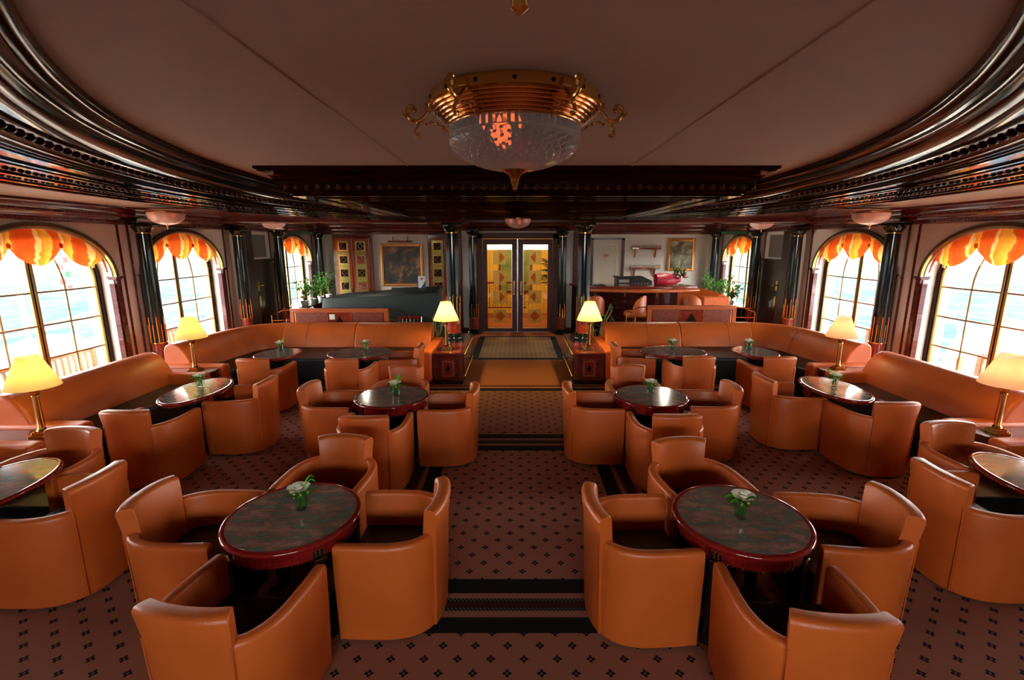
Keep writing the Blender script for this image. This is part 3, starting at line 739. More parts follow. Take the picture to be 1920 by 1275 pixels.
# ================================================================ TUB CHAIRS
def make_chair():
    o = thing('tub_chair', '', 'chair')
    right = [(.272, .245), (.278, .17), (.280, .08), (.279, 0), (.272, -.06), (.256, -.115), (.232, -.16), (.205, -.192), (.172, -.216)]
    right = smooth_path(right, 3)
    backp = smooth_path([(.172, -.216), (.12, -.238), (.06, -.249), (0, -.252), (-.06, -.249), (-.12, -.238), (-.172, -.216)], 3)
    # travel front -> back on the right side: right-hand normal points inwards (-x), so outward is negative d
    def arm_prof(t=.052, zt=.54):
        return [(.012, .02), (.006, .18), (.0, .36), (-.002, zt-.022), (.0, zt-.012), (.006, zt-.003), (.016, zt), (t-.014, zt+.001), (t-.004, zt-.004), (t, zt-.016), (t, .34), (t, .02)]
    def arm(sgn):
        p = right if sgn > 0 else [(-x, y) for x, y in right]
        pr = arm_prof() if sgn > 0 else [(-d, z) for d, z in arm_prof()]
        mod = lambda q, k: (q[0], q[1]+(.006 if k < .01 else 0), q[2]-.004*(1 if k < .01 else 0))
        return MB().sweep(p, pr, mod=mod)
    for sg in (1, -1): arm(sg).build('armrest', 'leather', o, smooth=50, bevel=.004)
    pr = [(.006, .02), (-.002, .20), (-.006, .40), (-.012, .54), (-.026, .655), (-.024, .668), (-.016, .678), (-.006, .682), (.034, .682), (.044, .676), (.050, .664), (.062, .54), (.066, .36), (.066, .02)]
    mod = lambda q, k: (q[0]*(1+.06*max(0, (q[2]-.3))/.38), q[1], q[2]-.010*abs(2*k-1)**3*(1 if q[2] > .6 else 0))
    MB().sweep(backp, pr, mod=mod).build('backrest', 'leather', o, smooth=50, bevel=.003)
    # seam piping down both back edges
    for sg in (1, -1):
        MB().tube([(sg*.174, -.219, .03), (sg*.176, -.224, .30), (sg*.180, -.231, .54)], .0028, 5).build('seam', 'leather', o)
    ins = [(x-.05 if x > 0 else x, y) for x, y in right]; ins = [(.222, .243)]+[(x*.80, y) for x, y in right[3:-4]]+[(.15, -.165)]
    poly = ins+[(-x, y) for x, y in ins[::-1]]
    MB().prism([(x*1.0, y) for x, y in poly], .12, .345).build('seat_cushion', 'black_leather', o, smooth=0, bevel=.022, seg=3)
    MB().prism([(x*.98, y*.97) for x, y in poly], .02, .12).build('seat_base', 'black_leather', o, smooth=0)
    return o
chair = Proto(make_chair)
def C(x, y, deg, label): return chair.put((x, y, 0), R(deg), label, 'orange leather tub chairs around the tables')
L_ = 'orange leather tub chair '
# front groups (x is shifted to the room's centre line)
C(-1.20, 1.69, -8, L_+'with its back to the camera, front left round table')
C(-.665, 2.285, 90, L_+'on the aisle side of the front left round table')
C(-1.755, 2.29, -91, L_+'on the window side of the front left round table')
C(-1.215, 2.80, 176, L_+'facing the camera behind the front left round table')
C(1.12, 1.655, -3, L_+'with its back to the camera, front right round table')
C(.585, 2.235, -87, L_+'on the aisle side of the front right round table')
C(1.69, 2.25, 85, L_+'on the window side of the front right round table')
C(1.085, 2.755, 188, L_+'facing the camera behind the front right round table')
# second groups
C(-1.19, 3.625, 1, L_+'with its back to the camera, second left round table')
C(-.645, 4.165, 90, L_+'on the aisle side of the second left round table')
C(-1.745, 4.23, -92, L_+'on the window side of the second left round table')
C(-1.215, 4.70, 180, L_+'facing the camera behind the second left round table')
C(1.19, 3.66, 0, L_+'with its back to the camera, second right round table')
C(.665, 4.20, -90, L_+'on the aisle side of the second right round table')
C(1.755, 4.25, 89, L_+'on the window side of the second right round table')
C(1.17, 4.725, 180, L_+'facing the camera behind the second right round table')
# window rows
C(-3.10, 3.75, 0, L_+'facing away at the near end of the left oval window table')
C(-2.665, 4.41, 90, L_+'facing the left window across the oval table')
C(3.09, 3.945, 2, L_+'facing away at the near end of the right oval window table')
C(2.62, 4.51, -88, L_+'facing the right window across the oval table')
C(-2.64, 2.49, 90, L_+'at the left picture edge facing the nearest left window')
C(-3.17, 2.94, 180, L_+'facing the camera beside the nearest lamp on the left')
C(2.63, 2.53, -90, L_+'at the right picture edge facing the nearest right window')
C(3.12, 3.055, 180, L_+'facing the camera beside the nearest lamp on the right')
# chairs at the corner sofas
C(-3.025, 5.46, 0, L_+'facing the small round table of the left corner sofa')
C(-2.01, 5.45, 0, L_+'facing away at the oval table of the left corner sofa')
C(-1.50, 5.99, 92, L_+'beside the left console, side on to the oval table')
C(3.015, 5.56, 0, L_+'facing the small round table of the right corner sofa')
C(2.085, 5.58, 0, L_+'facing away at the oval table of the right corner sofa')
C(1.48, 6.08, -91, L_+'beside the right console, side on to the oval table')

# ================================================================ TABLES
def table(name, label, x, y, rx, ry, z=.59, legs=True, apron=.065, group=None):
    o = thing(name, label, 'table', (x, y, 0), 0, group)
    r = 1.0
    def pr(list_): return list_
    # work with absolute offsets from the rim: use ellipse sweep
    n_ = 72; path = [(rx*cos(2*pi*k/n_), ry*sin(2*pi*k/n_)) for k in range(n_)]
    rim = [(-.035, z-.006), (-.024, z), (-.012, z), (-.003, z-.005), (0, z-.013), (-.003, z-.022), (-.012, z-.028), (-.022, z-.032), (-.035, z-.036)]
    MB().sweep(path, rim, True).build('table_rim', 'table_rim', o, smooth=60)
    inner = [(p[0]*(rx-.026)/rx, p[1]*(ry-.026)/ry) for p in path]
    MB().prism(inner, z-.03, z-.002).build('granite_top', 'granite', o, smooth=0)
    ia = [((rx-.032)*cos(2*pi*k/144)*(1 if k % 2 else .992), (ry-.032)*sin(2*pi*k/144)*(1 if k % 2 else .992)) for k in range(144)]
    MB().prism(ia, z-.03-apron, z-.03).build('apron', 'table_rim', o, smooth=20)
    bd = MB()
    for k in range(90):
        a = 2*pi*k/90; bd.ball(((rx-.03)*cos(a), (ry-.03)*sin(a), z-.033-apron), .0042, 5, 3)
    bd.build('bead_row', 'copper_brass', o, kind='stuff', recalc=False)
    if legs:
        for k in range(4):
            a = pi/4+pi/2*k; ux, uy = cos(a), sin(a); cx_, cy_ = (rx-.055)*ux, (ry-.055)*uy
            m_ = T(cx_, cy_, 0, a)
            leg = MB().prism([(-.03, -.028), (.03, -.028), (.03, .028), (-.03, .028)], .0, z-.06, m_).build('leg', 'black_lacquer', o, smooth=0, bevel=.006)
            mb = MB()
            for dy in (-.02, 0, .02): mb.box(.024, .031, dy-.0035, dy+.0035, z-.085, z-.042, m_)
            mb.box(.022, .036, -.03, .03, z-.104, z-.098, m_).build('brass_inlay', 'brass', leg, smooth=0)
            MB().box(-.034, .034, -.032, .032, 0, .03, m_).build('brass_foot', 'brass', leg, smooth=0)
        MB().lathe([(.05, .10), (.055, .12), (.05, .14)], 16).build('stretcher_hub', 'black_lacquer', o)
    else:
        MB().lathe([(.17, 0), (.17, .02), (.12, .04), (.045, .07), (.04, .3), (.045, z-.14), (.09, z-.095)], 24).build('pedestal', 'black_lacquer', o)
    return o
table('round_table', 'round granite-topped table in the front left chair group', -1.185, 2.22, .335, .335)
table('round_table', 'round granite-topped table in the front right chair group', 1.11, 2.20, .335, .335)
table('round_table', 'round granite-topped table in the second left chair group', -1.175, 4.17, .338, .338)
table('round_table', 'round granite-topped table in the second right chair group', 1.205, 4.19, .335, .335)
table('oval_table', 'glossy oval table before the left window sofa reflecting the window', -3.08, 4.35, .245, .43, legs=False, apron=.008)
table('oval_table', 'glossy oval table before the right window sofa reflecting the window', 3.05, 4.42, .25, .42, legs=False, apron=.008)
table('oval_table', 'glossy oval table cut by the left picture edge', -3.07, 2.46, .26, .43, legs=False, apron=.008)
table('oval_table', 'glossy oval table cut by the right picture edge', 3.07, 2.54, .26, .43, legs=False, apron=.008)
table('round_table', 'small round table before the curve of the left corner sofa', -3.07, 5.90, .275, .325, legs=False, apron=.008)
table('oval_table', 'oval table with rose before the long side of the left corner sofa', -2.03, 5.94, .42, .33, legs=False, apron=.008)
table('round_table', 'small round table before the curve of the right corner sofa', 3.06, 6.0, .275, .34, legs=False, apron=.008)
table('oval_table', 'oval table with rose before the long side of the right corner sofa', 2.01, 6.02, .425, .335, legs=False, apron=.008)

# ================================================================ ROSES
def make_rose(kind):
    rnd = random.Random(kind*11+5)
    o = thing('rose_vase', '', 'flower vase')
    MB().lathe([(.0001, 0), (.022, 0), (.026, .006), (.030, .045), (.033, .066), (.0315, .066), (.028, .045), (.022, .012), (.0001, .010)], 24, cap=False).build('glass_vase', 'vase_glass', o)
    st = MB()
    for k in range(5): a = k*1.3; st.tube([(.014*cos(a), .014*sin(a), .014), (.012*cos(a+1), .012*sin(a+1), .07)], .0028, 5)
    st.build('stems', 'leaf', o)
    hx, hy, hz = (-.004, 0, .112) if kind == 0 else (.004, .004, .110)
    MB().ball((hx, hy, hz-.004), .018, 10, 7, (1, 1, 1.1)).build('rose_heart', 'petal', o)
    for ring_, (n_, rr, zz, tilt, sz) in enumerate(((3, .010, .006, .15, .020), (5, .017, .0, .45, .025), (6, .025, -.008, .85, .028))):
        for k in range(n_):
            a = 2*pi*k/n_+ring_*.5+rnd.uniform(-.1, .1); mb = MB(); v = []; f = []
            for i in range(5):
                for j in range(5):
                    u = (j/4-.5)*2; w = i/4
                    wid = sz*(.55+.6*sin(pi*min(1, w*.75+.12)))*.62; b_ = u*wid*1.5/rr if rr > 0 else 0
                    ang = a+max(-1.2, min(1.2, u*wid/(rr+.004)))
                    rad_ = rr*(.55+.45*w)+tilt*sz*w*w*.9+(.003*u*u if w > .8 else 0); z = hz+zz-.016+w*sz*(1.15-.35*tilt)-(.004*u*u if w > .7 else 0)
                    v.append((hx+rad_*cos(ang), hy+rad_*sin(ang), z))
            for i in range(4):
                for j in range(4): f.append((i*5+j, i*5+j+1, (i+1)*5+j+1, (i+1)*5+j))
            mb.add(v, f).build('petal', 'petal', o, smooth=60, recalc=False)
    def leafm(a, L, w, z, lift, mat):
        v = []; f = []
        for i in range(6):
            t_ = i/5; ww = w*sin(pi*min(.97, t_*.9+.08)); r_ = .012+L*t_; zz = z+lift*sin(t_*2.0)*L-.25*L*t_*t_
            for u in (-1, 0, 1): v.append((r_*cos(a)-u*ww*sin(a), r_*sin(a)+u*ww*cos(a), zz+(.004 if u else 0)))
        for i in range(5):
            for j in range(2): f.append((i*3+j, i*3+j+1, (i+1)*3+j+1, (i+1)*3+j))
        MB().add(v, f).build('leaf', mat, o, smooth=60, recalc=False)
    for k in range(13): leafm(2*pi*k/13+rnd.uniform(-.2, .2), rnd.uniform(.035, .055), .010, .068+rnd.uniform(-.004, .02), rnd.uniform(.1, .7), 'leaf')
    if kind == 0: leafm(.15, .055, .011, .09, 1.0, 'leaf_bright'); leafm(.5, .05, .010, .095, 1.2, 'leaf_bright')
    else: leafm(pi-.1, .062, .011, .088, .3, 'leaf_bright'); leafm(pi+.3, .05, .010, .08, .2, 'leaf_bright')
    mb = MB()
    for k in range(9):
        a = (pi+.3 if kind == 0 else .2)+rnd.uniform(-.9, .9); mb.ball((.036*cos(a)+rnd.uniform(-.006, .006), .036*sin(a), .082+rnd.uniform(0, .02)), .0045, 6, 4)
    mb.build('berries', plain('pale_berries_%d' % kind, (.62, .50, .25), .4), o, kind='stuff', recalc=False)
    mb = MB()
    for k in range(26):
        a = rnd.uniform(0, 6.28); r_ = rnd.uniform(.01, .032); mb.ball((r_*cos(a), r_*sin(a), .074+rnd.uniform(-.006, .014)), .0055, 5, 3)
    mb.build('green_filler', plain('yellow_green_%d' % kind, (.30, .36, .04), .6), o, kind='stuff', recalc=False)
    return o
_mr = make_rose
def make_rose(k):
    o = _mr(k); o.scale = (1.2, 1.2, 1.15); return o
ra = Proto(lambda: make_rose(0)); rb = Proto(lambda: make_rose(1))
TZ = .588
ra.put((-1.165, 2.27, TZ), 0, 'white rose in a glass on the front left round table')
rb.put((1.105, 2.19, TZ), 0, 'white rose in a glass on the front right round table')
ra.put((-1.145, 4.19, TZ), .6, 'white rose in a glass on the second left round table')
rb.put((1.215, 4.23, TZ), .4, 'white rose in a glass on the second right round table')
rb.put((-3.10, 4.43, TZ), 1.2, 'white rose in a glass on the left oval window table')
ra.put((3.07, 4.46, TZ), 2.2, 'white rose in a glass on the right oval window table')
ra.put((-3.09, 6.02, TZ), .2, 'white rose in a glass on the small round table at the left corner sofa')
rb.put((-2.00, 6.06, TZ), .9, 'white rose in a glass on the oval table at the left corner sofa')
rb.put((3.05, 6.14, TZ), 1.9, 'white rose in a glass on the small round table at the right corner sofa')
ra.put((2.03, 6.14, TZ), 2.9, 'white rose in a glass on the oval table at the right corner sofa')

# ================================================================ SOFAS
BACKP = [(-.33, .34), (-.30, .46), (-.235, .60), (-.16, .69), (-.09, .725), (-.02, .728), (.035, .70), (.06, .64), (.065, .50), (.06, .06), (-.15, .06), (-.30, .30)]
def arm_box(mb, x0, x1, y0, y1, zt): return mb.box(x0, x1, y0, y1, .06, zt)
def window_sofa(s, y0, y1, label):
    o = thing('window_sofa', label, 'sofa', (s*4.0, (y0+y1)/2, 0)); h = (y1-y0)/2
    a = .15
    # travel so that outward (towards window) is right-hand normal
    xr = s*.335
    path = [(xr, -h+a*.2), (xr, h-a*.2)] if s > 0 else [(xr, h-a*.2), (xr, -h+a*.2)]
    n_ = 8; path = [(path[0][0], path[0][1]+(path[1][1]-path[0][1])*k/n_) for k in range(n_+1)]
    mod = lambda q, k: (q[0], q[1], q[2])
    b = MB().sweep(path, BACKP).build('backrest', 'leather', o, smooth=60, bevel=.03, seg=3)
    MB().tube([(s*(.335-.325+0), 0, .36), (s*(.335-.238), 0, .60), (s*.25, 0, .70), (s*.335, 0, .735)], .003, 5).build('seam', 'leather', b)
    x0, x1 = sorted((s*(-.36), s*.06))
    MB().box(x0, x1, -h+a, h-a, .08, .375).build('seat_cushion', 'black_leather', o, smooth=0, bevel=.04, seg=3)
    for sg in (-1, 1):
        y_a, y_b = sorted((sg*h, sg*(h-a))); xa, xb = sorted((s*(-.37), s*.40))
        MB().box(xa, xb, y_a, y_b, .05, .485).build('armrest', 'leather', o, smooth=0, bevel=.035, seg=3)
    xa, xb = sorted((s*(-.33), s*.38)); MB().box(xa, xb, -h+.02, h-.02, 0, .06).build('plinth', 'black', o, smooth=0)
    return o
window_sofa(-1, 3.69, 5.41, 'orange leather sofa with black seat under the near left window')
window_sofa(1, 3.75, 5.47, 'orange leather sofa with black seat under the near right window')
window_sofa(-1, 1.72, 3.42, 'orange leather sofa at the left picture edge, only its arm showing')
window_sofa(1, 1.78, 3.48, 'orange leather sofa at the right picture edge, only its arm showing')
def corner_sofa(s, dy, label):
    o = thing('corner_sofa', label, 'sofa', (0, dy, 0))
    ridge = [(1.36, 7.52), (2.55, 7.52), (3.45, 7.51), (3.80, 7.46), (4.06, 7.30), (4.22, 7.02), (4.31, 6.62), (4.36, 6.20), (4.40, 5.80)]
    ridge = smooth_path(ridge, 5)
    i1 = 5; i2 = next(i for i, p in enumerate(ridge) if p[0] > 3.65)
    segs = [ridge[:i1+1], ridge[i1:i2+1], ridge[i2:]]
    for k, sg_ in enumerate(segs):
        p = [(s*x, y) for x, y in sg_]
        # outward normal: away from seat. travelling +x along far side, right-hand normal is -y; so flip d for s>0
        pr = [(-d, z) for d, z in BACKP] if s > 0 else BACKP
        part = MB().sweep(p, pr).build('backrest', 'leather', o, smooth=60, bevel=.018, seg=3)
        mseg = p[len(p)//2]
        # vertical seam in the middle of each section
        a_, b_ = p[len(p)//2-1], p[min(len(p)//2+1, len(p)-1)]; dx, dy_ = b_[0]-a_[0], b_[1]-a_[1]; L = hypot(dx, dy_); nx, ny = dy_/L, -dx/L
        sgn = -1 if s > 0 else 1
        MB().tube([(mseg[0]+nx*d*sgn, mseg[1]+ny*d*sgn, z+.003) for d, z in BACKP[:7]], .003, 5).build('seam', 'leather', part)
    inner = []
    for k, (x, y) in enumerate(ridge):
        a, b = ridge[max(0, k-1)], ridge[min(len(ridge)-1, k+1)]; dx, dy_ = b[0]-a[0], b[1]-a[1]; L = hypot(dx, dy_); inner.append((x+dy_/L*.28, y-dx/L*.28))
    front = smooth_path([(3.66, 5.82), (3.64, 6.02), (3.55, 6.22), (3.36, 6.36), (3.1, 6.42), (2.4, 6.42), (1.36, 6.42)], 4)
    poly = [(s*x, y) for x, y in inner+front]
    MB().prism(poly, .07, .385).build('seat_cushion', 'black_leather', o, smooth=0, bevel=.03, seg=3)
    MB().prism([(x*.995, y+.0) for x, y in poly], .0, .07).build('plinth', 'black', o, smooth=0)
    xa, xb = sorted((s*1.215, s*1.36)); MB().box(xa, xb, 6.42, 7.58, .05, .485).build('armrest', 'leather', o, smooth=0, bevel=.035, seg=3)
    xa, xb = sorted((s*3.64, s*4.44)); MB().box(xa, xb, 5.67, 5.82, .05, .485).build('armrest', 'leather', o, smooth=0, bevel=.035, seg=3)
    return o
corner_sofa(-1, 0, 'long curved orange leather corner sofa behind the left tables')
corner_sofa(1, .04, 'long curved orange leather corner sofa behind the right tables')

# side tables
def side_table(s, y0, y1, label):
    o = thing('side_table', label, 'side table', (s*4.0, (y0+y1)/2, 0)); h = (y1-y0)/2-.004
    fr_ = -s*.34
    pts = [(s*.42, -h), (fr_+s*.08, -h)]+[(fr_+s*.08-s*.08*sin(pi*k/8), -h*cos(pi*k/8)) for k in range(1, 8)]+[(fr_+s*.08, h), (s*.42, h)]
    MB().prism(pts, .435, .46).build('tabletop', 'mahogany', o, smooth=0, bevel=.005)
    MB().prism([(x*.95, y*.96) for x, y in pts], .0, .435).build('cabinet_body', 'mahogany', o, smooth=0)
    return o
side_table(-1, 3.425, 3.685, 'mahogany side table wedged between the sofas under the nearest left lamp')
side_table(1, 3.485, 3.745, 'mahogany side table wedged between the sofas under the nearest right lamp')
side_table(-1, 5.415, 5.665, 'mahogany side table between window sofa and corner sofa, left')
side_table(1, 5.475, 5.705, 'mahogany side table between window sofa and corner sofa, right')

# ================================================================ LAMPS
def make_lamp(shade, col, watts, colr=(1, .62, .25)):
    o = thing('table_lamp', '', 'lamp')
    mb = MB()
    for h_, z0, z1 in ((.068, 0, .014), (.058, .014, .022), (.050, .022, .040), (.040, .040, .046)): mb.box(-h_, h_, -h_, h_, z0, z1)
    mb.build('lamp_base', 'brass', o, smooth=0, bevel=.003)
    MB().lathe([(.030, .046), (.034, .052), (.028, .062), (.024, .066), (.0225, .34), (.026, .345), (.024, .352)], 32, fl=lambda k, i, a: 1-.04*(i % 2) if k in (3, 4) else 1).build('lamp_stem', 'brass', o, smooth=30)
    MB().lathe([(.024, .35), (.028, .37), (.030, .385), (.044, .40), (.050, .405), (.040, .412), (.045, .42)], 16, fl=lambda k, i, a: 1+.12*(i % 2) if 0 < k < 5 else 1).build('capital', 'brass', o, smooth=20)
    MB().lathe([(.178, .425), (.180, .425), (.073, .685), (.071, .685)], 40, cap=False).build('lamp_shade', shade, o, smooth=60)
    MB().lathe([(.0001, .50), (.02, .505), (.026, .54), (.016, .57), (.0001, .58)], 12).build('bulb', 'glow_warm', o)
    light('bulb_light', 'POINT', (0, 0, .53), watts, colr, .035, o)
    return o
lamp = Proto(lambda: make_lamp('shade', None, 3.0, (1, .74, .16)))
lampr = Proto(lambda: make_lamp('shade_peach', None, 3.6, (1, .55, .20)))
lampc = Proto(lambda: make_lamp('shade_centre', None, 36.0, (1, .72, .22)))
lamp.put((-3.80, 3.555, .46), 0, 'brass column table lamp with yellow shade, nearest on the left').scale = (.945, .945, .945)
lampr.put((3.84, 3.615, .46), 0, 'brass column table lamp with peach shade, nearest on the right').scale = (.945, .945, .945)
lamp.put((-3.90, 5.54, .46), 0, 'brass column table lamp beside the left window sofa, further back').scale = (.945, .945, .945)
lampr.put((3.87, 5.59, .46), 0, 'brass column table lamp beside the right window sofa, further back').scale = (.945, .945, .945)
lampc.put((-1.035, 6.705, .467), 0, 'glowing brass lamp on the left console beside the aisle')
lampc.put((1.015, 6.705, .467), 0, 'glowing brass lamp on the right console beside the aisle')

# ================================================================ CONSOLES
def console(s, label):
    o = thing('console', label, 'cabinet', (s*.99, 0, 0))
    y0, y1 = 6.46, 7.92; w = .205
    pts = [(-w, y0), (w, y0), (w, y1), (-w, y1)]
    ch_ = .05
    inn = -s   # aisle side
    pts = [(-inn*w, y0), (inn*(w-ch_), y0), (inn*w, y0+ch_), (inn*w, y1-ch_), (inn*(w-ch_), y1), (-inn*w, y1)]
    MB().prism(pts, .06, .44).build('body', 'mahogany', o, smooth=0)
    MB().prism([(x*.97, y0+.02 if y < 7 else y1-.02) if abs(x) > .1 else (x, y) for x, y in pts], 0, .06).build('plinth', 'black', o, smooth=0)
    MB().prism([(x*1.05, y+(-.012 if y < 7 else .012)) for x, y in pts], .44, .465).build('top', 'mahogany_red', o, smooth=0, bevel=.006)
    # front panel
    f_ = MB().box(-.10, .10, y0-.012, y0, .11, .37); p = f_.build('front_panel', 'mahogany_red', o, smooth=0, bevel=.004)
    mb = MB()
    for a, b, c_, d in ((-.075, -.070, .135, .345), (.070, .075, .135, .345), (-.075, .075, .135, .140), (-.075, .075, .340, .345)): mb.box(a, b, y0-.016, y0-.011, c_, d)
    mb.build('silver_line', 'steel', p, smooth=0)
    v = [(x, y, z) for y in (y0-.018, y0-.011) for x, z in ((-.032, .24), (0, .30), (.032, .24), (0, .18))]
    MB().add(v, [(0, 1, 2, 3), (7, 6, 5, 4), (0, 1, 5, 4), (1, 2, 6, 5), (2, 3, 7, 6), (3, 0, 4, 7)]).build('diamond_inlay', 'black_lacquer', p, smooth=0)
    # aisle side: brass rails and door
    xi = inn*w
    for z in (.42, .10):
        MB().tube([(xi+inn*.02, y0+.08, z), (xi+inn*.02, y1-.08, z)], .008, 8).build('brass_rail', 'brass', o)
    for yy in (y0+.08, (y0+y1)/2, y1-.08):
        mb = MB()
        for z in (.42, .10): mb.tube([(xi-inn*.002, yy, z), (xi+inn*.02, yy, z)], .010, 6)
        mb.build('rail_bracket', 'brass', o)
    for ya, yb in ((y0+.12, (y0+y1)/2-.02), ((y0+y1)/2+.02, y1-.12)):
        a, b = sorted((xi, xi+inn*.012)); dd = MB().box(a, b, ya, yb, .13, .39).build('door', 'mahogany', o, smooth=0, bevel=.004)
        MB().tube([(xi+inn*.03, (ya+yb)/2-.05, .27), (xi+inn*.03, (ya+yb)/2+.05, .27)], .006, 6).build('door_handle', 'brass', dd)
    a, b = sorted((inn*(w-.004), inn*(w+.012))); MB().box(a, b, y0+.03, y1-.03, .452, .470).build('brass_edge', 'brass', o, smooth=0)
    return o
console(-1, 'red mahogany console with black diamond inlay, left of the aisle')
console(1, 'red mahogany console with black diamond inlay, right of the aisle')

# rug
tag(MB().box(-.81, .81, -1.05, 1.05, 0, .008).build('rug', 'rug', None, smooth=0), 'patterned rug with a black border lying before the glass doors', 'rug').location = (.0, 9.01, 0)

# ================================================================ PARTITIONS behind the sofas
def partition(s, x0, x1, y, zt, label, rail_label, extra):
    o = thing('partition', label, 'partition', ((x0+x1)/2, y, 0)); w = (x1-x0)/2
    MB().box(-w, w, -.03, .03, zt-.07, zt).box(-w, -w+.07, -.03, .03, 0, zt-.07).box(w-.07, w, -.03, .03, 0, zt-.07).box(-w+.07, w-.07, -.03, .03, 0, .12).build('frame', 'cherry', o, smooth=0, bevel=.006)
    m_ = .20
    for a, b, mt_ in ((-w+.07, -m_, 'burl'), (m_, w-.07, 'burl'), (-m_, m_, 'mahogany_red')):
        MB().box(a, b, -.018, .018, .12, zt-.07).build('panel', mt_, o, smooth=0)
    for xx in (-w+.09, -m_, m_, w-.09):
        MB().box(xx-.008, xx+.008, -.024, .024, .12, zt-.075).build('brass_strip', 'brass', o, smooth=0)
    v = [(x, yy, z) for yy in (-.03, -.018) for x, z in ((-.10, zt-.30), (0, zt-.13), (.10, zt-.30), (0, zt-.47))]
    MB().add(v, [(0, 1, 2, 3), (7, 6, 5, 4), (0, 1, 5, 4), (1, 2, 6, 5), (2, 3, 7, 6), (3, 0, 4, 7)]).build('diamond_inlay', 'black_lacquer', o, smooth=0)
    if extra: MB().box(-.17, -.08, -.022, -.018, zt-.19, zt-.10).build('notice', 'white', o, smooth=0)
    for sg in (-1, 1):
        g = MB()
        xe = sg*w; L = .30 if sg*s > 0 else .36
        g.tube([(xe, 0, zt-.025), (xe+sg*L*.45, 0, zt-.04), (xe+sg*L, -.05, zt-.11), (xe+sg*L, -.05, .0)], .010, 8)
        g.tube([(xe, 0, zt-.20), (xe+sg*L, -.05, zt-.20)], .008, 8)
        g.build('brass_rail', 'brass', o)
    return o
partition(-1, -3.87, -2.20, 8.0, .885, 'cherry and burl partition behind the left corner sofa, a white notice on it', '', True)
partition(1, 2.19, 3.70, 8.0, .935, 'cherry and burl partition with black diamond inlay behind the right corner sofa', '', False)

# wooden armchair behind left partition, partly visible
def wood_chair(x, y, rz, label):
    o = thing('wooden_chair', label, 'chair', (x, y, 0), rz)
    MB().box(-.24, .24, -.22, .22, .40, .46).build('seat', 'black_leather', o, smooth=0, bevel=.02)
    for a in (-1, 1):
        for b in (-1, 1): MB().tube([(a*.21, b*.2, 0), (a*.22, b*.2, .42)], .018, 6).build('leg', 'mahogany_red', o)
        MB().tube([(a*.22, -.2, .42), (a*.24, -.26, .80)], .018, 6).build('back_post', 'mahogany_red', o)
        MB().tube([(a*.23, -.22, .62), (a*.27, .05, .64), (a*.25, .18, .60), (a*.22, .2, .42)], .016, 6).build('armrest', 'mahogany_red', o)
    MB().sweep([(-.26, -.25), (-.1, -.29), (.1, -.29), (.26, -.25)], [(0, .74), (.02, .74), (.02, .82), (0, .82)]).build('top_rail', 'mahogany_red', o)
    for k in range(5): MB().tube([(-.16+.08*k, -.23, .46), (-.16+.08*k, -.275, .75)], .008, 5).build('spindle', 'mahogany_red', o)
    return o
wood_chair(-4.0, 8.45, 1.9, 'red wooden armchair behind the left partition and its brass rail')
wood_chair(-1.95, 8.42, 3.3, 'red wooden armchair between the left partition and the console').scale = (.85, .85, .80)

# ================================================================ PIANO under a cover
o = thing('covered_piano', 'grand piano shape under a dark green fitted cover', 'piano', (-2.62, 9.85, 0))
out = smooth_path([(-.98, -.78), (.95, -.80), (1.02, -.5), (.98, .45), (.75, .62), (.2, .55), (-.3, .30), (-.85, .22), (-1.02, -.05), (-1.03, -.6)], 6, True)
mb = MB(); n_ = len(out); rows = [(1.07, .10), (1.045, .35), (1.02, .70), (1.0, .93), (.985, .985), (.95, 1.0), (.5, 1.015), (.02, 1.02)]
v = []
for k, (s_, z) in enumerate(rows):
    for i, (x, y) in enumerate(out):
        w = 1+.012*sin(i*1.9)*(1-z) if z < .95 else 1; v.append((x*s_*w, (y*s_)*w, z+(.05*x/1.0 if z > .9 else .0)))
f = [(k*n_+i, k*n_+(i+1) % n_, (k+1)*n_+(i+1) % n_, (k+1)*n_+i) for k in range(len(rows)-1) for i in range(n_)]
mb.add(v, f).build('piano_cover', 'cover', o, smooth=40)
for x, y in ((-.8, -.6), (.8, -.6), (.6, .35)): MB().lathe([(.05, 0), (.05, .12)], 12, T(x, y, 0)).build('leg', 'black_lacquer', o)

# ================================================================ CABINETS on the far wall
def cabinet(name, label, x0, x1, doors):
    o = thing(name, label, 'cabinet', ((x0+x1)/2, YB-.006, 0)); w = (x1-x0)/2
    MB().box(-w, w, -.14, 0, 0, 2.22).build('carcass', 'mahogany', o, smooth=0, bevel=.01)
    dw = (2*w-.12)/doors
    for k in range(doors):
        cx_ = -w+.06+dw*(k+.5)
        d = MB().box(cx_-dw/2+.012, cx_+dw/2-.012, -.17, -.14, .14, 2.12).build('cabinet_door', 'mahogany_red', o, smooth=0, bevel=.006)
        MB().box(cx_-.165, cx_+.165, -.178, -.168, .50, 2.06).build('gold_panel', 'gold_stripe', d, smooth=0)
        MB().box(cx_+.165-.0+.02, cx_+.165+.035, -.20, -.17, .55, .66).build('cabinet_handle', 'brass', d, smooth=0)
        for i in range(4):
            z = 1.89-.385*i
            dm_ = MB()
            for a, b, c_, e in ((-.125, -.115, -.125, .125), (.115, .125, -.125, .125), (-.115, .115, .115, .125), (-.115, .115, -.125, -.115)): dm_.box(cx_+a, cx_+b, -.186, -.178, z+c_, z+e)
            dm_.build('gold_square', 'brass', o, smooth=0)
            MB().box(cx_-.10, cx_+.10, -.182, -.178, z-.10, z+.10).build('square_inlay', 'mahogany_dark' if (i+k) % 2 or k == 0 else 'mahogany_red', o, smooth=0)
            pts = [(0, .085), (.065, 0), (0, -.085), (-.065, 0)]; mb = MB()
            mb.tube([(cx_+a, -.187, z+b) for a, b in pts], .009, 4, True); mb.build('diamond', 'steel', o, smooth=0)
    return o
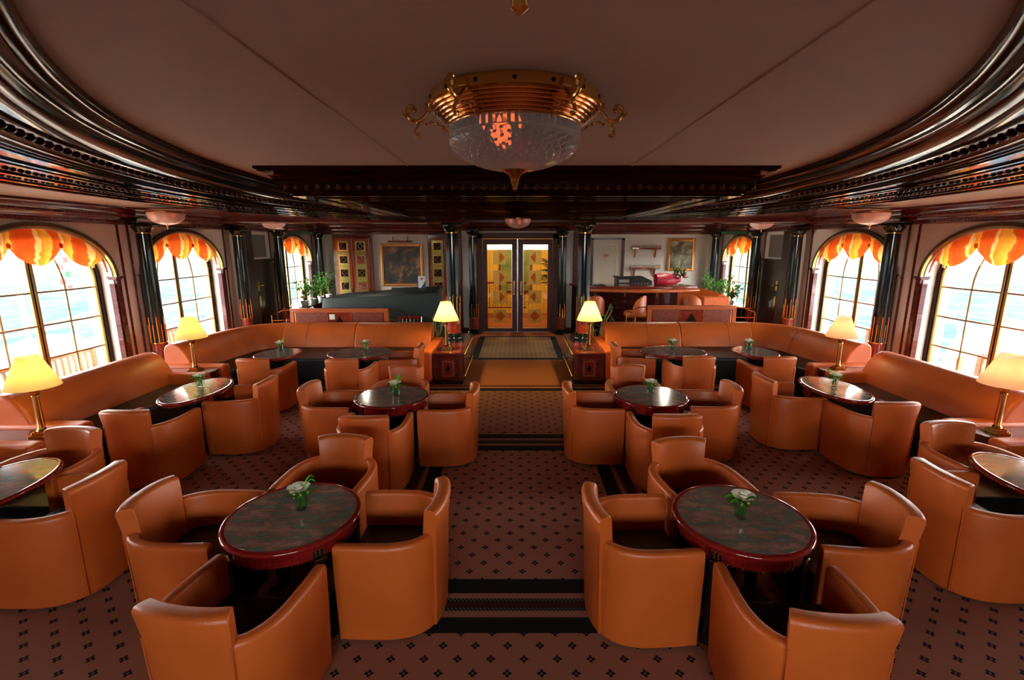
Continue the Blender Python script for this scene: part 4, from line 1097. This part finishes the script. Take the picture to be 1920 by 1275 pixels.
cabinet('gold_panel_cabinet', 'tall cabinet with two gold diamond-patterned doors left of the dark painting', -5.40, -4.26, 2)
cabinet('gold_panel_cabinet', 'tall single-door gold diamond-patterned cabinet right of the dark painting', -2.62, -1.60, 2)
def picture(name, label, x0, x1, z0, z1, mt_, y=YB):
    o = thing(name, label, 'painting', ((x0+x1)/2, y, (z0+z1)/2)); w = (x1-x0)/2; h = (z1-z0)/2; t_ = .085
    MB().box(-w+t_, w-t_, -.03, -.005, -h+t_, h-t_).build('canvas', mt_, o, smooth=0)
    mb = MB()
    pr = [(0, 0), (.03, .0), (.06, -.0), (.0, 0)]
    for a, b, c_, d in ((-w, -w+t_, -h, h), (w-t_, w, -h, h), (-w+t_, w-t_, h-t_, h), (-w+t_, w-t_, -h, -h+t_)): mb.box(a, b, -.055, -.001, c_, d)
    mb.build('picture_frame', 'brass_frame', o, smooth=0, bevel=.015)
    return o
M['brass_frame'] = plain('gilt_frame', (.42, .20, .05), .3, .7, .2)
picture('painting', 'large dark painting in a gilt frame above the covered piano', -4.04, -2.78, .72, 1.97, 'canvas_dark')
picture('painting', 'smaller pale green painting in a gilt frame behind the bar', 4.44, 5.26, 1.17, 2.12, 'canvas_light')
o = thing('picture_light', 'brass picture light with two curved stems above the dark painting', 'lamp', (-3.42, YB, 2.03))
MB().tube([(-.36, -.14, 0), (.36, -.14, 0)], .024, 8).build('lamp_tube', 'copper_brass', o)
for a in (-1, 1): MB().tube([(a*.21, 0, -.02), (a*.21, -.05, .12), (a*.21, -.10, .14), (a*.21, -.14, .02)], .009, 6).build('stem', 'brass', o)
# card sign
o = thing('card_sign', 'small white and blue card with a red disc standing on the piano cover', 'sign', (-1.97, 9.80, 1.07))
MB().box(-.075, .075, 0, .012, 0, .24).build('card', 'white', o, smooth=0)
v = [(x, y, z) for y in (-.003, -.0005) for x, z in ((-.02, .0), (.075, .0), (.075, .16), (.05, .10))]
MB().add(v, [(0, 1, 2, 3), (7, 6, 5, 4), (0, 1, 5, 4), (1, 2, 6, 5), (2, 3, 7, 6), (3, 0, 4, 7)]).build('blue_wedge', 'blue', o, smooth=0)
MB().box(-.092, -.076, 0, .012, 0, .22).build('blue_side', 'blue', o, smooth=0)
MB().lathe([(.0001, 0), (.024, 0), (.024, .003), (.0001, .003)], 16, T(.0, -.001, .185) @ Matrix.Rotation(pi/2, 4, 'X')).build('red_disc', 'red', o)

for x, wd_, en in ((3.3, 'bar wall with the shelves', 34), (-3.4, 'wall with the large dark painting', 13)):  # added lamps, hidden from view, that brighten the bar wall and painting wall
    o = thing('added_downlight', 'unseen downlight added behind the far beam to brighten the '+wd_, 'ceiling light', (x, 10.2, 2.462))
    MB().lathe([(.05, 0), (.07, 0), (.07, -.008), (.05, -.012)], 20).build('trim_ring', 'brass', o)
    light('added_fill_bulb', 'POINT', (0, 0, -.035), en, (1, .88, .70), .025, o)
# exit signs
for s, sd in ((-1, 'left'), (1, 'right')):
    o = tag(MB().box(-.02, .02, -.30, .30, 0, .07).build('exit_sign', 'green_sign', None, smooth=0), 'narrow green sign above the far planted window on the %s' % sd, 'sign'); o.location = (s*5.55, 12.45, 2.20)
    o.rotation_euler = (0, 0, R(75*s))

# ================================================================ PLANTERS at the far windows
def plant(x, y, z, label, seed, h=.5, n_=60, cat='plant', spread=.21, pot=True):
    rnd = random.Random(seed); o = thing('potted_plant', label, cat, (x, y, z), rnd.uniform(0, 6))
    if pot: MB().lathe([(.065, 0), (.085, .10), (.09, .12), (.078, .12), (.07, .10), (.0001, .10)], 14).build('pot', 'white', o)
    st = MB(); lf = MB(); tips = []
    for k in range(7):
        a = rnd.uniform(0, 6.28); l_ = rnd.uniform(.5, 1)*spread; hh = rnd.uniform(.55, 1)*h
        pts = [(0, 0, .1), (l_*.3*cos(a), l_*.3*sin(a), hh*.5+.05), (l_*cos(a), l_*sin(a), hh)]; st.tube(smooth_path(pts, 3), .007, 5); tips += [pts[1], pts[2], tuple((Vector(pts[1])+Vector(pts[2]))/2)]
    for k in range(n_):
        c_ = tips[k % len(tips)]; p = Vector((c_[0]+rnd.gauss(0, .045), c_[1]+rnd.gauss(0, .045), c_[2]+rnd.gauss(0, .045)))
        d = Vector((rnd.gauss(0, 1), rnd.gauss(0, 1), rnd.gauss(.3, .7))).normalized(); sd_ = d.cross(Vector((0, 0, 1))).normalized(); L = rnd.uniform(.07, .115)
        lf.add([p, p+d*L*.5+sd_*L*.27, p+d*L, p+d*L*.5-sd_*L*.27], [(0, 1, 2, 3)])
    st.build('stem', 'teak', o); lf.build('foliage', 'leaf', o, smooth=0, recalc=False, kind='stuff')
    return o
for s, sd in ((-1, 'left'), (1, 'right')):
    o = thing('window_credenza', 'low black sideboard under the far planted window on the %s' % sd, 'sideboard', (s*5.45, 12.6, 0))
    MB().box(-.26, .26, -1.1, 1.2, 0, .42).build('body', 'black_lacquer', o, smooth=0, bevel=.01)
    MB().box(-.30, .30, -1.14, 1.24, .42, .45).build('top', 'black_lacquer', o, smooth=0, bevel=.008)
    for k, y in enumerate((11.8, 12.3, 12.85, 13.4)):
        plant(s*5.32, y, .45, 'leafy green plant %s on the %s window sideboard' % (('nearest the camera', 'second from the near end', 'third from the near end', 'at the far end')[k], sd), 10*k+s+2, .60+.08*(k % 2), 170)
plant(-1.40, 8.12, 0, 'green plant behind the left console lamp', 77, .85, 60, spread=.25)
plant(1.42, 8.25, 0, 'green plant behind the right console lamp', 78, .95, 70, spread=.28)

# ================================================================ BAR
o = thing('bar_counter', 'mahogany bar counter with a long orange rounded front rail', 'bar', (0, 0, 0))
cp = smooth_path([(1.15, 10.6), (1.5, 10.05), (2.2, 9.75), (3.0, 9.72), (3.75, 9.9)], 5)
cpb = [(3.6, 10.45), (2.8, 10.35), (2.0, 10.40), (1.6, 10.75)]
MB().prism(cp+cpb, 1.05, 1.10).build('countertop', 'mahogany_red', o, smooth=0, bevel=.01)
MB().sweep(cp[4:], [(.0, .985), (.03, .975), (.06, .985), (.07, 1.01), (.06, 1.04), (.03, 1.05), (0, 1.04)]).build('front_rail', 'cherry', o, smooth=60)
MB().prism([(x, y+.12) for x, y in cp[:-3]]+[(3.3, 10.4), (2.8, 10.3), (2.0, 10.35), (1.6, 10.7)], 0, 1.05).build('body', 'mahogany_dark', o, smooth=0)
for k in (6, 10, 14, 18): x, y = cp[k]; MB().tube([(x, y+.02, .90), (x, y-.02, .985)], .014, 6).build('brass_bracket', 'brass', o)
o = thing('bar_back_unit', 'black shaped unit with small labels behind the bar counter', 'bar unit', (2.62, 10.75, 1.0))
v = [(x, y, z) for y in (0, .3) for x, z in ((-.38, 0), (.42, 0), (.42, .14), (.20, .24), (-.38, .22))]
MB().add(v, [(0, 1, 2, 3, 4), (9, 8, 7, 6, 5)]+[(i, (i+1) % 5, (i+1) % 5+5, i+5) for i in range(5)]).build('housing', 'black', o, smooth=0)
MB().box(-.33, -.10, -.004, 0, .10, .17).build('label_strip', 'steel', o, smooth=0)
for k in range(6): MB().box(-.05+k*.07, -.01+k*.07, -.004, 0, .05, .09).build('label_strip', 'steel', o, smooth=0)
# service door on the far wall
d = thing('door_5', '', 'door'); del d['label']; del d['category']; d['kind'] = 'structure'
MB().box(2.25, 3.08, YB-.03, YB, 0, 2.08).build('door_leaf', plain('cream_door', (.50, .45, .36), .5, 0, .04), d, smooth=0)
mb = MB()
for a, b, c_, e in ((2.30, 2.315, .2, 1.94), (2.93, 2.945, .2, 1.94), (2.30, 2.945, 1.94, 1.955), (2.30, 2.945, .2, .215)): mb.box(a, b, YB-.04, YB-.03, c_, e)
mb.build('door_moulding', 'reveal', d, smooth=0)
MB().box(2.17, 2.25, YB-.06, YB, 0, 2.12).box(3.08, 3.17, YB-.06, YB, 0, 2.12).box(2.17, 3.17, YB-.06, YB, 2.08, 2.13).build('door_frame', 'walnut', d, smooth=0)
MB().lathe([(.0001, 0), (1, 0), (1, .006), (.0001, .006)], 24, T(2.63, YB-.03, 1.62) @ Matrix.Rotation(pi/2, 4, 'X') @ Matrix.Diagonal((.095, .062, 1, 1))).build('oval_plate', plain('oval_plate', (.42, .22, .16), .4), d)
mb = MB()
for k in range(6): mb.box(2.575+k*.019, 2.587+k*.019, YB-.038, YB-.0355, 1.61, 1.63)
mb.build('plate_lettering', 'mahogany_dark', d, smooth=0)
MB().tube([(2.99, YB-.03, 1.02), (2.99, YB-.08, 1.02), (2.85, YB-.08, 1.02)], .014, 6).build('door_handle', 'brass', d)
# wall shelves
for z, w_ in ((1.83, 'upper'), (1.255, 'lower')):
    o = thing('wall_shelf', '%s curved mahogany wall shelf with brass gallery rail behind the bar' % w_, 'shelf', (3.80, YB, z))
    MB().prism([(-.45, 0), (.45, 0), (.43, -.16), (.25, -.20), (-.25, -.20), (-.43, -.16)], -.02, .02).build('shelf_board', 'mahogany_red', o, smooth=0, bevel=.005)
    mb = MB(); rp = [(-.43, -.01), (-.42, -.15), (-.25, -.19), (.25, -.19), (.42, -.15), (.43, -.01)]
    for zz in (.05, .09): mb.tube([(x, y, zz) for x, y in rp], .005, 5)
    for x, y in rp: mb.tube([(x, y, .02), (x, y, .10)], .006, 5)
    for x in (-.1, .1): mb.tube([(x, -.19, .02), (x, -.19, .10)], .005, 5)
    mb.build('gallery_rail', 'brass', o)
    for x in (-.32, .28):
        v = [(x+dx, y, zz) for dx in (-.018, .018) for y, zz in ((0, -.02), (-.14, -.02), (-.08, -.10), (-.02, -.26), (0, -.27))]
        MB().add(v, [(0, 1, 2, 3, 4), (9, 8, 7, 6, 5)]+[(i, (i+1) % 5, (i+1) % 5+5, i+5) for i in range(5)]).build('bracket', 'brass', o, smooth=0)
# bouquet on the bar
o = thing('bouquet', 'bouquet of red flowers wrapped in pink-red paper lying on the bar', 'bouquet', (3.12, 9.98, 1.10))
rnd = random.Random(5); v = []; f = []
for k in range(7):
    for i in range(16):
        a = 2*pi*i/16; r_ = (.05+.12*sin(pi/2*min(1, k/4)))*(1+.12*sin(3*a+k)+.08*rnd.random()); x = .28-.52*k/6
        v.append((-x, r_*cos(a)*.8, max(.004, .12+r_*sin(a)*.75)))
for k in range(6):
    for i in range(16): j = (i+1) % 16; f.append((k*16+i, k*16+j, (k+1)*16+j, (k+1)*16+i))
v = [(-x if True else x, y, z) for x, y, z in v]
MB().add(v, f).build('paper_wrap', 'pink_paper', o, smooth=60, recalc=False)
for k in range(10):
    MB().ball((.22+rnd.uniform(-.10, .16), rnd.uniform(-.12, .08), .18+rnd.uniform(-.06, .08)), .028, 7, 5).build('flower_head', 'red' if k % 3 else 'pink_paper', o)
lf = MB()
for k in range(60):
    p = Vector((.2+rnd.uniform(-.12, .16), rnd.uniform(-.1, .1), .2+rnd.uniform(-.06, .10))); d = Vector((rnd.gauss(.4, .6), rnd.gauss(0, .5), rnd.gauss(.8, .5))).normalized(); s2 = d.cross(Vector((0, 1, 0))).normalized(); L = rnd.uniform(.06, .16)
    lf.add([p, p+d*L*.5+s2*.012, p+d*L, p+d*L*.5-s2*.012], [(0, 1, 2, 3)])
lf.build('foliage', 'leaf_dark', o, smooth=0, recalc=False, kind='stuff')
# small flower pot and tray on bar
o = thing('flower_pot', 'small white pot with yellow flowers at the left end of the bar', 'flower pot', (1.47, 10.2, 1.10))
MB().lathe([(.035, 0), (.045, .07), (.04, .07), (.0001, .06)], 14).build('pot', 'white', o)
mb = MB()
for k in range(14): a = k*2.4; mb.ball((.035*cos(a)*(k/14), .035*sin(a)*(k/14), .10+.03*((k*7) % 5)/5), .014, 6, 4)
mb.build('blossoms', plain('yellow_blossom', (.8, .45, .03), .5), o, kind='stuff', recalc=False)
o = thing('tray', 'dark round tray with glasses on the left end of the bar', 'tray', (1.72, 10.0, 1.10))
MB().lathe([(.10, 0), (.14, .015), (.135, .018), (.09, .006), (.0001, .006)], 20).build('tray_dish', 'steel', o)
for k in range(3): MB().lathe([(.02, .008), (.024, .05), (.022, .05), (.018, .012)], 10, T(-.05+.05*k, .02*k-.02, 0)).build('glass', 'vase_glass', o)

def bar_stool(x, y, rz, zt, label, front=False):
    o = thing('bar_stool', label, 'bar stool', (x, y, 0), rz)
    MB().lathe([(.20, 0), (.20, .015), (.03, .04), (.025, .60), (.06, .62)], 20).build('pedestal', 'brass', o)
    MB().lathe([(.20, .60), (.215, .63), (.21, .67), (.19, .69), (.0001, .695)], 24).build('seat', 'leather', o)
    pth = [(.22*cos(a), .20*sin(a)-.0) for a in [pi*1.08+pi*.84*k/12 for k in range(13)]]
    def md(q, k):
        e = sin(pi*max(0, min(1, k))); z = q[2] if q[2] < .7 else .66+(q[2]-.66)*(.35+.65*e**.5)
        return (q[0], q[1], z)
    MB().sweep(pth, [(0, .62), (0, zt-.02), (-.01, zt), (-.03, zt), (-.04, zt-.02), (-.04, .62)], mod=md).build('backrest', 'leather', o, smooth=60, bevel=.006)
    return o
bar_stool(1.45, 9.1, .15, 1.0, 'orange leather bar stool partly behind the right console column')
bar_stool(2.25, 9.05, .9, 1.0, 'orange leather bar stool with curved back at the middle of the bar')
bar_stool(3.42, 9.3, -.6, 1.0, 'orange leather bar stool at the right end of the bar')
# curved bench in the bar corner
o = thing('curved_bench', 'curved high-backed orange leather bench in the right far corner by the bar', 'sofa', (0, 0, 0))
pp = smooth_path([(3.45, 11.2), (3.72, 11.45), (4.08, 11.3), (4.28, 10.7), (4.32, 10.0)], 6)
MB().sweep(pp, [(.10, .10), (.10, .95), (.07, 1.0), (.0, 1.02), (-.06, 1.0), (-.08, .9), (-.08, .10)], mod=lambda q, k: (q[0], q[1], q[2]-.10*k*(q[2] > .8))).build('backrest', 'leather', o, smooth=60, bevel=.01)
MB().prism([(3.5, 11.1), (3.75, 11.32), (4.0, 11.2), (4.16, 10.7), (4.20, 10.0), (3.85, 10.0), (3.7, 10.6)], .1, .45).build('seat_cushion', 'black_leather', o, smooth=0, bevel=.03)
MB().box(3.86, 4.42, 9.84, 9.99, .05, .88).build('bench_end', 'leather', o, smooth=0, bevel=.03)
o = thing('glass_topped_table', 'small round table with steel rim between bar and right partition', 'table', (3.0, 8.75, 0))
MB().lathe([(.16, 0), (.16, .02), (.03, .05), (.03, .74)], 20).build('pedestal', 'black_lacquer', o)
MB().lathe([(.30, .74), (.31, .75), (.30, .76)], 36).build('tabletop', 'granite', o)
# dark vertical cabinet at bar side near the column
tag(MB().box(-.06, .06, -.1, .1, 0, 2.2).build('wall_post', 'mahogany', None, smooth=0), 'slim mahogany post on the right edge of the vestibule wall', 'post').location = (1.29, 10.66, 0)
tag(MB().box(-.06, .06, -.1, .1, 0, 2.2).build('wall_post', 'mahogany', None, smooth=0), 'slim mahogany post on the left edge of the vestibule wall', 'post').location = (-1.29, 10.66, 0)

# ================================================================ VALANCES
def make_valance():
    o = thing('window_valance', '', 'curtain')
    NY = 96; NZ = 16; hw = .985; v = []; f = []
    for i in range(NY+1):
        u = -1+2*i/NY; y = u*hw
        top = SPR+RISE*sqrt(max(0, 1-(u*.995)**2))-.01
        g = (u+1)/2*3; ph = g-math.floor(g); k = min(2, int(g))
        sw = sin(pi*ph)**.75 if 0 < ph < 1 else 0
        bot = 1.92-(.23 if k == 1 else .27)*sw
        if k == 0 and ph < .5: bot = 1.80-.15*sw+(.0)
        if k == 2 and ph > .5: bot = 1.80-.15*sw
        bot = min(bot, top-.01)
        for j in range(NZ+1):
            w = j/NZ; z = top+(bot-top)*w
            pf = sin(pi*ph)
            bulge = .015+.075*pf*sin(pi*min(1, w*.62+.2))*(1 if w < .8 else (1-(w-.8)*3.0))
            fold = .010*sin(w*34+ (1-pf)*5)*max(0, w-.45)*2+.007*sin(u*46+w*3)*(1-w*.6)
            v.append((bulge+fold, y, z))
    for i in range(NY):
        for j in range(NZ): a = i*(NZ+1)+j; f.append((a, a+1, a+NZ+2, a+NZ+1))
    MB().add(v, f).build('fabric', 'valance', o, smooth=60, recalc=False)
    for g in (-1/3, 1/3): MB().ball((.03, g*hw, 1.93), .022, 8, 6, (1, 1, 1.6)).build('gather', 'valance', o)
    return o
val = Proto(make_valance)
for s, sd in ((-1, 'left'), (1, 'right')):
    for c, w_ in zip(WY, ('nearest, beside the camera,', 'near', 'middle', 'far planted')):
        val.put((s*(XW+.07), c, 0), 0 if s < 0 else pi, 'red and yellow striped swagged valance of the %s window on the %s' % (w_, sd), 'striped window valances')

# ================================================================ OUTSIDE
struct('sea', MB().box(-1500, 1500, -900, 1500, -8.1, -8), 'sea', smooth=0)
for s, sd in ((-1, 'left'), (1, 'right')):
    a, b = sorted((s*6.3, s*8.6))
    struct('deck_%s' % sd, MB().box(a, b, -6, 18, -.65, -.5), 'deck', smooth=0)
    o = thing('deck_rail', 'white deck railing with steel wires outside the %s windows' % sd, 'railing', (s*8.5, 0, -.55))
    for k in range(9): MB().tube([(0, -2+k*2.2, -.05), (0, -2+k*2.2, 1.0)], .025, 6).build('post', 'white', o)
    for z in (.35, .65, 1.0): MB().tube([(0, -3, z), (0, 17, z)], .012 if z < 1 else .03, 6).build('rail', 'canvas', o)
    # canvas covered tender
    o = thing('covered_boat', 'white canvas covered boat on the deck outside the near %s window' % sd, 'boat', (s*(7.75 if s < 0 else 7.95), 7.5 if s < 0 else 6.6, -.45))
    v = []; f = []; NX = 20; NR = 12; Ls = 1.1 if s < 0 else 2.0
    for i in range(NX+1):
        u = -1+2*i/NX; r_ = sqrt(max(0, 1-u*u*.98))
        for j in range(NR+1):
            a = pi*j/NR; v.append((-.50*cos(a)*r_*(1+.04*sin(i*2.1)), u*Ls, -.05+(.98 if s < 0 else 1.35)*sin(a)**.8*r_**.6*(1+.03*sin(i*1.7+j))))
    for i in range(NX):
        for j in range(NR): q_ = i*(NR+1)+j; f.append((q_, q_+1, q_+NR+2, q_+NR+1))
    MB().add(v, f).build('boat_cover', 'canvas', o, smooth=60)
def bench(x, y, rz, label):
    o = thing('deck_bench', label, 'bench', (x, y, -.5), rz)
    for k in range(15): MB().box(-.70+k*.1-.018, -.70+k*.1+.018, -.02, .01, .45, .80).build('slat', 'teak', o, smooth=0)
    MB().sweep([(-.78, 0), (.78, 0)], [(-.04, .80), (.02, .80), (.02, .87), (-.04, .87)]).build('top_rail', 'teak', o, smooth=0)
    MB().box(-.75, .75, -.03, .02, .40, .45).build('lower_rail', 'teak', o, smooth=0)
    for k in range(5): MB().box(-.75, .75, .03+k*.09, .10+k*.09, .40, .425).build('seat_slat', 'teak', o, smooth=0)
    for a in (-1, 1):
        MB().box(a*.73-.03, a*.73+.03, -.04, .03, 0, .86).build('leg', 'teak', o, smooth=0)
        MB().box(a*.73-.03, a*.73+.03, .42, .48, 0, .62).build('leg', 'teak', o, smooth=0)
        MB().box(a*.73-.035, a*.73+.035, -.02, .52, .62, .65).build('armrest', 'teak', o, smooth=0)
    return o
bench(-6.75, 6.60, R(90), 'slatted teak bench outside the near left window')
bench(-6.75, 9.0, R(90), 'slatted teak bench outside the middle left window')
bench(6.85, 6.1, R(-90), 'slatted teak bench outside the near right window')
bench(6.8, 8.3, R(-90), 'slatted teak bench outside the middle right window')
o = thing('life_ring', 'white life ring hung outside the near left window', 'life ring', (-8.30, 7.9, 1.75))
MB().tube([(0, .34*cos(t_), .34*sin(t_)) for t_ in [2*pi*k/24 for k in range(24)]], .07, 8, True).build('ring', 'canvas', o)
MB().box(-.02, .02, -.03, .03, -1.8, -.3).build('post', 'white', o, smooth=0)
o = thing('signal_flags', 'string of small pink and green signal flags outside the near left window', 'flags', (-8.3, 8.7, 1.2))
for k in range(6):
    MB().box(-.004, .004, -.05+(k % 2)*.12, .05+(k % 2)*.12, .55-k*.13, .65-k*.13).build('flag', 'red' if k % 3 else 'green_sign', o, smooth=0)
MB().tube([(0, 0, -1.2), (0, 0, .9)], .008, 5).build('line', 'white', o)
